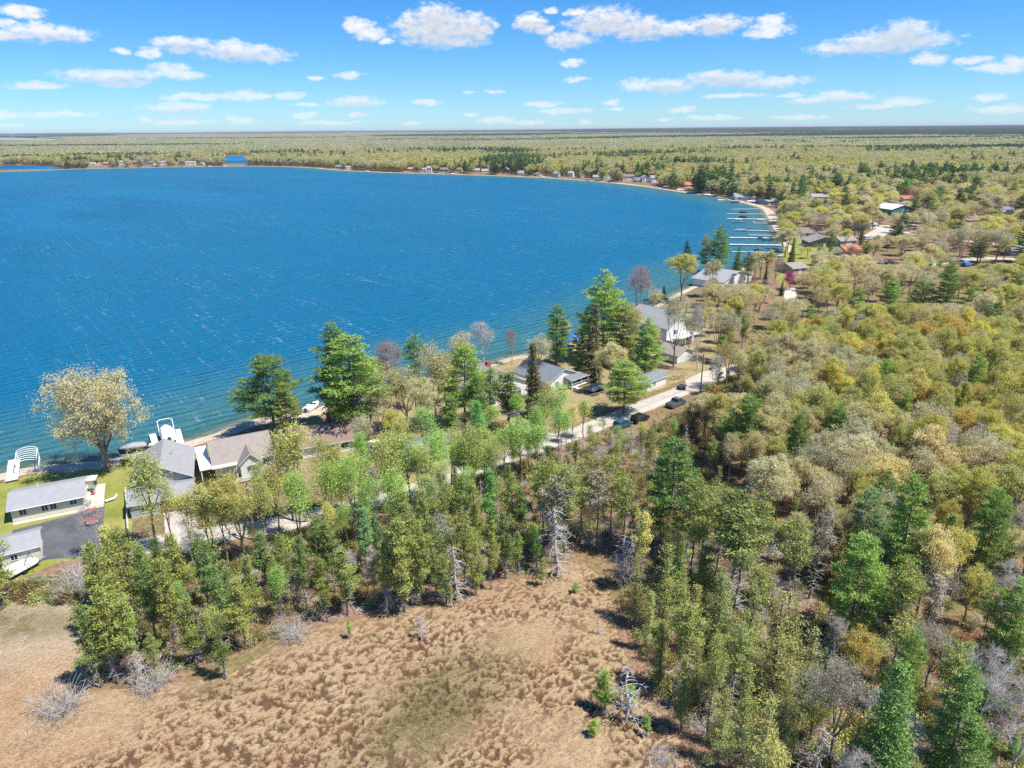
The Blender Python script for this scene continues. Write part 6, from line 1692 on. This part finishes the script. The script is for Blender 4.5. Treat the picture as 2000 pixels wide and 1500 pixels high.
SHOREYARD = [(640,815),(760,782),(960,722),(1120,668),(1290,606),(1400,570),(1430,600),(1400,690),(1330,740),(1180,795),(1040,850),(900,905),(760,950),(700,930)]
plant(scatter(SHOREYARD, 15, 8, base=5.0, road=7.0), [('sparse', ['tan', 'greytan'], 4), ('oak', ['tan', 'yellow'], 3), ('budding', ['pink', 'rust'], 1), ('jack_pine', ['wpd', 'jp'], 1.2), ('fir', ['wpd'], .5)], {'oak': (8, 12), 'sparse': (9, 13), 'budding': (7, 10), 'jack_pine': (7, 11), 'fir': (4, 8)}, 'x', 'trees in the shore yards', 18, (.7, .95), 320)
# low shrubs by houses
for (x, y, ty, ti, lb) in [(410,952,938,'brown','brown hedge bush left of the taupe roofed house'),(425,958,944,'brown','brown hedge bush below the white porch'),(245,905,895,'shr','green bush at the foot of the spreading oak'),(262,907,898,'yellow','yellowish bush right of the spreading oak'),
 (75,1150,1130,'wpd','small dark bush on the lower lawn'),(40,1155,1140,'shr','bush at the lower edge of the lawn'),(110,1152,1136,'shr','olive bush at the lower right of the lawn'),(340,985,972,'gold','golden bush at the garage wing of the grey house')]:
    T_('shrub', x, y, ty, lb, ti, 1.4)
for k in range(16):
    x = random.uniform(-5, 150); p = at(x, 1165 + random.uniform(-14, 12))
    tree('shrub', p.x, p.y, random.uniform(.9, 1.6), None, random.choice(['brown', 'shr', 'rust']), 1.3, 'scrub along the lawn', 'along the lower lawn')

# ------------------------------------------------------------------ say which one each of the many trees is: by the nearest thing one can find
LAND = [
 ((1652,1262),'the broad layered white pine'),((1742,1190),'the tall bright white pine'),((1945,1300),'the edge pine'),((1703,1540),'the dense bright fir'),((1665,1360),'the golden oak'),
 ((1302,1085),'the big dark pine'),((1090,1125),'the shaggy dead tree'),((895,1172),'the drooping dead tree'),((1205,1140),'the pale dead tree'),((684,1248),'the lone bog pine'),((575,1246),'the bog brush heap'),
 ((480,1100),'the olive-brown oak'),((308,1078),'the gabled house aspen'),((600,1018),'the porch aspens'),((668,1006),'the brown house aspens'),((800,1002),'the slate garage aspens'),((932,908),'the soft green tree'),
 ((1015,945),'the brightest lime aspen'),((1140,856),'the parked cars aspen'),((1320,792),'the pickup truck'),((1368,766),'the turnout pole'),((1630,985),'the wood\'s grey dead tree'),((1250,862),'the black car'),
 ((1668,640),'the pine row\'s first pine'),((1790,632),'the pine row\'s middle pine'),((1888,635),'the pine row\'s last pine'),((1975,610),'the dark edge pine'),((1361,724),'the leafless house tree'),((1542,566),'the purple redbud'),
 ((198,1342),'the darkest jack pine'),((440,1328),'the small front pine'),((195,1090),'the driveway\'s leafless tree'),((75,1150),'the lawn\'s dark bush'),((1180,1392),'the leaning bog pine'),((1757,1540),'the silver dead tree'),((1592,1540),'the silver tangle'),
 ((1500,1385),'the soft tall larch'),((823,1250),'the thin leaning snag'),((1500,740),'the wood\'s road end'),((1900,1100),'the leaf-strewn clearing'),((1995,900),'the picture\'s right edge'),((1760,800),'the middle of the wood'),((1880,760),'the grey-tan oak stand'),((1560,700),'the wood\'s near corner'),
 ((1440,860),'the verge scrub'),((1560,950),'the pale oak stand'),((1780,960),'the yellow oak stand'),((1870,512),'the blue tent'),((1755,420),'the pole barn'),((1610,484),'the brown gabled cottage'),((1470,590),'the rusty maples'),((1715,450),'the gravel patch'),((1779,447),'the camper van'),((1900,438),'the broad reddish roof'),((1970,420),'the dark grey roofed house'),((1664,505),'the crimson tree'),((1722,514),'the silver-blue car'),((1945,520),'the lane bend oak')]
LAND = [(at(*p), n) for p, n in LAND]
ORDINAL = 'nearest second third fourth fifth sixth seventh eighth ninth tenth eleventh twelfth thirteenth fourteenth fifteenth sixteenth seventeenth eighteenth nineteenth twentieth'.split() + ['twenty-' + k for k in 'first second third fourth fifth sixth seventh eighth ninth'.split()]
def name_trees():
    byk = {}
    for (o, tw, word, x, y) in UNNAMED:
        p, n = min(LAND, key=lambda l: (l[0].x - x) ** 2 + ((l[0].y - y) * .8) ** 2)
        a_ = (math.degrees(math.atan2(y - p.y, x - p.x)) + 382.5) % 360
        sec = ['right of', 'behind and right of', 'behind', 'behind and left of', 'left of', 'in front and left of', 'in front of', 'in front and right of'][int(a_ // 45) % 8]
        byk.setdefault((tw, word, sec, n), []).append((math.hypot(x - p.x, y - p.y), o))
    for (tw, word, sec, n), lst in byk.items():
        lst.sort(key=lambda t_: t_[0])
        for k, (_, o) in enumerate(lst):
            o['label'] = f"{tw} {word} {sec} {n}" if len(lst) == 1 else f"{ORDINAL[min(k, 28)]} {tw} {word} {sec} {n}"
name_trees()

# ------------------------------------------------------------------ masses nobody could count: instanced by geometry nodes
def joined(name, kind_variant_geo):
    """trunk and crown of one variant as a single mesh for the masses"""
    h, (tv, tq, bark), crown, lm = kind_variant_geo
    if not isinstance(bark, str): bark = bark[0]
    if crown is None: return bpy.data.objects.new(name, mesh_np(name, tv, tq, None, [bark]))
    V = np.concatenate([tv, crown[0]]); Q = np.concatenate([tq, crown[1] + len(tv)])
    return bpy.data.objects.new(name, mesh_np(name, V, Q, None, [bark, lm], np.r_[np.zeros(len(tq)), np.ones(len(crown[1]))]))
def mass(name, label, P_, rotz, scl, idx, tint, sources):
    col = bpy.data.collections.new(name + '_sources')
    for i, o in enumerate(sources):
        o.name = f'{name}_source_{i:03d}'; col.objects.link(o)
    me = bpy.data.meshes.new(name); me.vertices.add(len(P_)); me.vertices.foreach_set('co', np.asarray(P_, np.float32).ravel())
    a = me.attributes.new('turn', 'FLOAT_VECTOR', 'POINT'); a.data.foreach_set('vector', np.column_stack([np.zeros(len(P_)), np.zeros(len(P_)), rotz]).astype(np.float32).ravel())
    a = me.attributes.new('size', 'FLOAT_VECTOR', 'POINT'); a.data.foreach_set('vector', np.asarray(scl, np.float32).ravel())
    a = me.attributes.new('pick', 'INT', 'POINT'); a.data.foreach_set('value', np.asarray(idx, np.int32))
    a = me.attributes.new('tint', 'FLOAT_VECTOR', 'POINT'); a.data.foreach_set('vector', np.asarray(tint, np.float32).ravel())
    ob = link(name, me); tag(ob, label, None, None, 'stuff')
    ng = bpy.data.node_groups.new(name, 'GeometryNodeTree')
    ng.interface.new_socket('Geometry', in_out='INPUT', socket_type='NodeSocketGeometry'); ng.interface.new_socket('Geometry', in_out='OUTPUT', socket_type='NodeSocketGeometry')
    N, L_ = ng.nodes.new, ng.links.new
    gi, go = N('NodeGroupInput'), N('NodeGroupOutput')
    ci = N('GeometryNodeCollectionInfo'); ci.inputs['Collection'].default_value = col; ci.inputs['Separate Children'].default_value = True; ci.inputs['Reset Children'].default_value = True
    ip = N('GeometryNodeInstanceOnPoints'); ip.inputs['Pick Instance'].default_value = True
    def na(nm, ty):
        n = N('GeometryNodeInputNamedAttribute'); n.data_type = ty; n.inputs['Name'].default_value = nm
        return [o for o in n.outputs if o.enabled and o.name == 'Attribute'][0]
    er = N('FunctionNodeEulerToRotation'); L_(na('turn', 'FLOAT_VECTOR'), er.inputs[0])
    L_(gi.outputs[0], ip.inputs['Points']); L_(ci.outputs[0], ip.inputs['Instance']); L_(na('pick', 'INT'), ip.inputs['Instance Index'])
    L_(er.outputs[0], ip.inputs['Rotation']); L_(na('size', 'FLOAT_VECTOR'), ip.inputs['Scale'])
    L_(ip.outputs[0], go.inputs[0])
    md = ob.modifiers.new('scatter', 'NODES'); md.node_group = ng
    return ob
def jitter_tint(names, r):
    base = np.array([TINT[n][0] for n in names]); j = r.uniform(.85, 1.15, (len(base), 1)); return base * j

# light far-off trees, a few hundred faces each
FARGEN = [make_broad(400 + i, 13.5, rd, n_leaf=900, clusters=60, twigs=0, leaf=.42, crown_lo=.14, csz=.75) for i, rd in enumerate([5.4, 6.0, 4.8, 5.6])] \
       + [make_pine(420 + i, 18, 3.2, lo=.16, n_needle=520, per=4, whorl=1.5, plate=.3, clump=.8, nl=.75, nw=.34) for i in range(3)]
fr = np.random.default_rng(55)
def patch(seed, conif, size=40.0, n=26):
    r = np.random.default_rng(seed); Vs, Qs, k = [], [], 0
    for i in range(n):
        c = r.uniform(-size / 2, size / 2, 2); hh = r.uniform(9, 14) * (1.15 if conif else 1)
        m_ = 46; d = rand_dirs(m_, r); d[:, 2] = np.abs(d[:, 2]) if not conif else d[:, 2]
        if conif:
            t_ = r.uniform(0, 1, m_); p = np.column_stack([d[:, 0] * (1 - t_) * 3.0, d[:, 1] * (1 - t_) * 3.0, hh * (.25 + .75 * t_)])
        else: p = d * np.array([5.4, 5.4, hh * .55]) * r.uniform(.75, 1.05, (m_, 1)) + np.array([0, 0, hh * .45])
        p[:, :2] += c
        u = rand_dirs(m_, r, .6); w = np.cross(u, rand_dirs(m_, r)); w /= np.linalg.norm(w, axis=1, keepdims=True) + 1e-9
        s_ = r.uniform(.9, 1.7, (m_, 1)); V, Q = diamonds(p, u * s_, w * s_ * .75); Vs.append(V); Qs.append(Q + k); k += len(V)
    return bpy.data.objects.new('patch', mesh_np('patch', np.concatenate(Vs), np.concatenate(Qs), None, ['leaf']))

def far_points():
    pts = []
    # ring by ring, jittered
    r = 300.0
    while r < 1900:
        sp = 6.6 if r < 900 else 7.6
        n = int(2 * R(41) * r / sp)
        a = np.linspace(-R(41), R(41), n) + fr.normal(size=n) * .30 * sp / r; rr_ = r + fr.normal(size=n) * sp * .3
        pts.append(np.column_stack([rr_ * np.sin(a), rr_ * np.cos(a)])); r += sp * .92
    return np.concatenate(pts)
P2 = far_points()
lake_clear = ~in_poly(P2[:, 0], P2[:, 1], LAKE)
nearshore = seg_dist(P2[:, 0], P2[:, 1], [tuple(p) for p in SHORE[::2]])
lake_clear &= nearshore > np.where(P2[:, 1] > 700, 9, 4)
for pl in FARL: lake_clear &= ~in_poly(P2[:, 0], P2[:, 1], pl)
keep = lake_clear
for poly in (WOOD, YARDS, VILLAGE, [(1340,740),(1440,560),(1540,490),(1490,395),(1440,390),(1500,415),(1280,590),(900,720),(300,880),(0,930),(0,1600),(2000,1600),(1700,620)]):
    keep &= ~in_poly(P2[:, 0], P2[:, 1], [at(*p).xy for p in poly])
P2 = P2[keep]; nearshore = nearshore[keep]
# thin out beside the far houses so that they show
hs = [(o.location.x, o.location.y) for o in bpy.data.objects if o.type == 'EMPTY' and o.name.startswith('shore_cottage')]
k2 = np.ones(len(P2), bool)
for (hx, hy) in hs:
    dx, dy = P2[:, 0] - hx, P2[:, 1] - hy
    k2 &= ~((np.abs(dx - 6) < 9) & (dy > -12) & (dy < 12))
for f in FOOT: k2 &= ~in_poly(P2[:, 0], P2[:, 1], f)
for ln in ROADS[1:]: k2 &= seg_dist(P2[:, 0], P2[:, 1], ln) > 6
P2 = P2[k2]; nearshore = nearshore[k2]
keep = np.array([low_enough(x, y, 12.0, 4.0) >= 11.9 for x, y in P2])
P2 = P2[keep]; nearshore = nearshore[keep]
con = fbm(P2[:, 0] / 130, P2[:, 1] / 130, 3, 71) + .035 * (nearshore < 45) + fr.normal(size=len(P2)) * .09 > .70
drift = fbm(P2[:, 0] / 60, P2[:, 1] / 60, 3, 13) + fr.normal(size=len(P2)) * .10
BR = ['greytan', 'tan', 'olive', 'tan', 'yellow', 'olive']
nm = np.array([BR[int(min(5, max(0, (d - .25) / .5 * 6)))] for d in drift]); nm[con] = np.where(fr.random(con.sum()) < .5, 'wpd', 'sp')
tint = jitter_tint(list(nm), fr) * np.array([.84, .84, .84])
hgt = np.where(con, fr.uniform(.7, 1.2, len(P2)), fr.uniform(.7, 1.2, len(P2)))
pick = np.where(con, 4 + fr.integers(0, 3, len(P2)), fr.integers(0, 4, len(P2)))
mass('woods_beyond_the_lake', 'olive and tan spring woods stretching back from the far shore', np.column_stack([P2, np.zeros(len(P2))]), fr.uniform(0, 6.28, len(P2)), np.column_stack([hgt, hgt, hgt]), pick, tint, [joined('far_tree', g) for g in FARGEN])

# whole patches of wood to the horizon
def patch_points(r0, r1, sp):
    pts = []; r = r0
    while r < r1:
        n = int(2 * R(41) * r / sp); a = np.linspace(-R(41), R(41), n) + fr.normal(size=n) * .2 * sp / r
        rr_ = r + fr.normal(size=n) * sp * .2; pts.append(np.column_stack([rr_ * np.sin(a), rr_ * np.cos(a)])); r += sp * .9
    return np.concatenate(pts)
A_, B_ = patch_points(1880, 9000, 36), patch_points(8900, 30000, 100)
P3 = np.concatenate([A_, B_]); big = np.r_[np.ones(len(A_)), np.full(len(B_), 2.8)]
ok = np.ones(len(P3), bool)
for pl in FARL[1:]:
    c_ = np.array(pl).mean(axis=0); ok &= ~in_poly(P3[:, 0], P3[:, 1], pl); ok &= seg_dist(P3[:, 0], P3[:, 1], list(pl) + [pl[0]]) > 24
ok &= ~in_poly(P3[:, 0], P3[:, 1], LAKE)
P3, big = P3[ok], big[ok]
d3 = np.hypot(P3[:, 0], P3[:, 1]); az3 = np.arctan2(P3[:, 0], P3[:, 1])
cp = fbm(P3[:, 0] / 1500, P3[:, 1] / 520, 3, 171)
cp = cp + .34 * np.clip((d3 - 9000 + 5800 * np.clip((az3 + .15) / .6, 0, 1)) / 2200, 0, 1) + fr.normal(size=len(P3)) * .06
con = cp > .66
dr = fbm(P3[:, 0] / 400, P3[:, 1] / 300, 3, 19) + fr.normal(size=len(P3)) * .06
nm = np.array([['tan', 'greytan', 'olive', 'tan', 'greytan'][int(min(4, max(0, (d - .25) / .5 * 5)))] for d in dr]); nm[con] = 'sp'
mass('far_woods', 'wooded plain of tan and dark green belts reaching to the horizon', np.column_stack([P3, far_height(P3[:, 0], P3[:, 1]) - .5]), fr.integers(0, 4, len(P3)) * 1.5708, np.column_stack([big, big, np.where(big > 1, 1.25, 1.0)]), np.where(con, 2 + fr.integers(0, 2, len(P3)), fr.integers(0, 2, len(P3))), jitter_tint(list(nm), fr) * np.array([.80, .82, .84]),
     [patch(500, False), patch(501, False), patch(502, True), patch(503, True)])

# the rest of the near woods, past the largest 300 of a kind
if LEFT:
    src, where_ = [], {}
    for kd in sorted({l[0] for l in LEFT}):
        where_[kd] = (len(src), len(GEN[kd])); src += [joined('wood_tree', g) for g in GEN[kd]]
    P4 = np.array([(l[1], l[2], 0) for l in LEFT]); sc = np.array([[l[3] / GEN[l[0]][0][0] * l[5]] * 2 + [l[3] / GEN[l[0]][0][0]] for l in LEFT])
    pk = [where_[l[0]][0] + random.randrange(where_[l[0]][1]) for l in LEFT]
    mass('back_of_the_wood', 'tan and olive oaks farther back in the wood and between the upper houses', P4, fr.uniform(0, 6.28, len(P4)), sc, pk, jitter_tint([l[4] for l in LEFT], fr), src)

# undergrowth: low leafy stems, dead sticks, seedlings
def floor_points(poly_px, n, seed, road=3.2):
    r = np.random.default_rng(seed); poly = [at(*p).xy for p in poly_px]; P_ = np.array([(p[0], p[1]) for p in poly])
    q = r.uniform(P_.min(axis=0), P_.max(axis=0), (n * 4, 2)); q = q[in_poly(q[:, 0], q[:, 1], poly)]
    for ln in ROADS: q = q[seg_dist(q[:, 0], q[:, 1], ln) > road]
    for f in FOOT: q = q[~in_poly(q[:, 0], q[:, 1], f)]
    return q[:n]
q1 = np.concatenate([floor_points(BAND, 1500, 1), floor_points(NEARWOOD, 2000, 2), floor_points(WOOD, 2200, 3), floor_points(THICKET, 220, 4), floor_points([(0,1150),(130,1135),(165,1180),(60,1180),(0,1185)], 90, 5)])
UG = [make_shrub(600 + i, 1.0, .9, 260, leaf=.10) for i in range(3)] + [make_brush(610, .9, 1.3, 26), make_brush(611, .5, 1.8, 16)]
n1 = len(q1); pk = fr.choice([0, 1, 2, 3, 4], n1, p=[.24, .22, .22, .18, .14]); s1 = fr.uniform(.5, 1.3, n1)
mass('undergrowth', 'low undergrowth of leafy stems and dead sticks on the wood floor', np.column_stack([q1, np.zeros(n1)]), fr.uniform(0, 6.28, n1), np.column_stack([s1, s1, s1]), pk, jitter_tint(list(fr.choice(['shr', 'brown', 'olive', 'aspen', 'rust', 'jp'], n1)), fr), [joined('undergrowth', g) for g in UG])

# dry sedge standing on the bog
def sedge():
    X, Y, Z, inside, rough, green, pit, grey = BOGDATA
    r = np.random.default_rng(77); n = 60000
    i = r.integers(0, X.shape[0] - 1, n * 2); j = r.integers(0, X.shape[1] - 1, n * 2)
    ok = inside[i, j] & (pit[i, j] < .45); i, j = i[ok][:n], j[ok][:n]; n = len(i)
    P_ = np.column_stack([X[i, j] + r.uniform(-.1, .1, n), Y[i, j] + r.uniform(-.1, .1, n), Z[i, j] - .02])
    ln = r.uniform(.14, .36, n)[:, None]; a = r.normal(R(205), .8, n)
    d = np.column_stack([np.cos(a) * .9, np.sin(a) * .9, r.uniform(.25, 1.1, n)]); d /= np.linalg.norm(d, axis=1, keepdims=True)
    w = np.cross(d, rand_dirs(n, r)); w /= np.linalg.norm(w, axis=1, keepdims=True) + 1e-9; w *= r.uniform(.018, .045, n)[:, None]
    tip = P_ + d * ln; mid = P_ + d * ln * .55
    V = np.stack([P_ - w, mid - w * .7, tip, mid + w * .7], 1).reshape(-1, 3); Q = np.arange(n * 4).reshape(-1, 4)
    me = mesh_np('dry_grass', V, Q, None, ['sedge'])
    tag(link('dry_grass', me), 'dry tan sedge covering the bog meadow', None, None, 'stuff')
m, t = new_mat('sedge')
isl = t.n('ShaderNodeNewGeometry').outputs['Random Per Island']
t.out(t.principled(t.ramp(isl, [(0, (.27, .185, .10)), (.5, (.44, .34, .21)), (.86, (.50, .39, .255)), (1, (.27, .28, .10))]), .9, .05))
sedge()

# ------------------------------------------------------------------ air
HAZE_DENSITY = 5.0e-5
m = bpy.data.materials.new('haze'); MATS['haze'] = m; m.use_nodes = True; nt = m.node_tree; nt.nodes.clear()
pv = nt.nodes.new('ShaderNodeVolumePrincipled'); pv.inputs['Color'].default_value = (.80, .88, 1.0, 1); pv.inputs['Density'].default_value = HAZE_DENSITY; pv.inputs['Anisotropy'].default_value = 0.0
nt.links.new(pv.outputs[0], nt.nodes.new('ShaderNodeOutputMaterial').inputs['Volume'])
if HAZE_DENSITY > 0:
    hz = MB().box(-62000, 62000, -62000, 62000, -8, 92).build('haze', 'haze'); tag(hz, 'thin pale blue air over the whole plain', None, None, 'stuff')
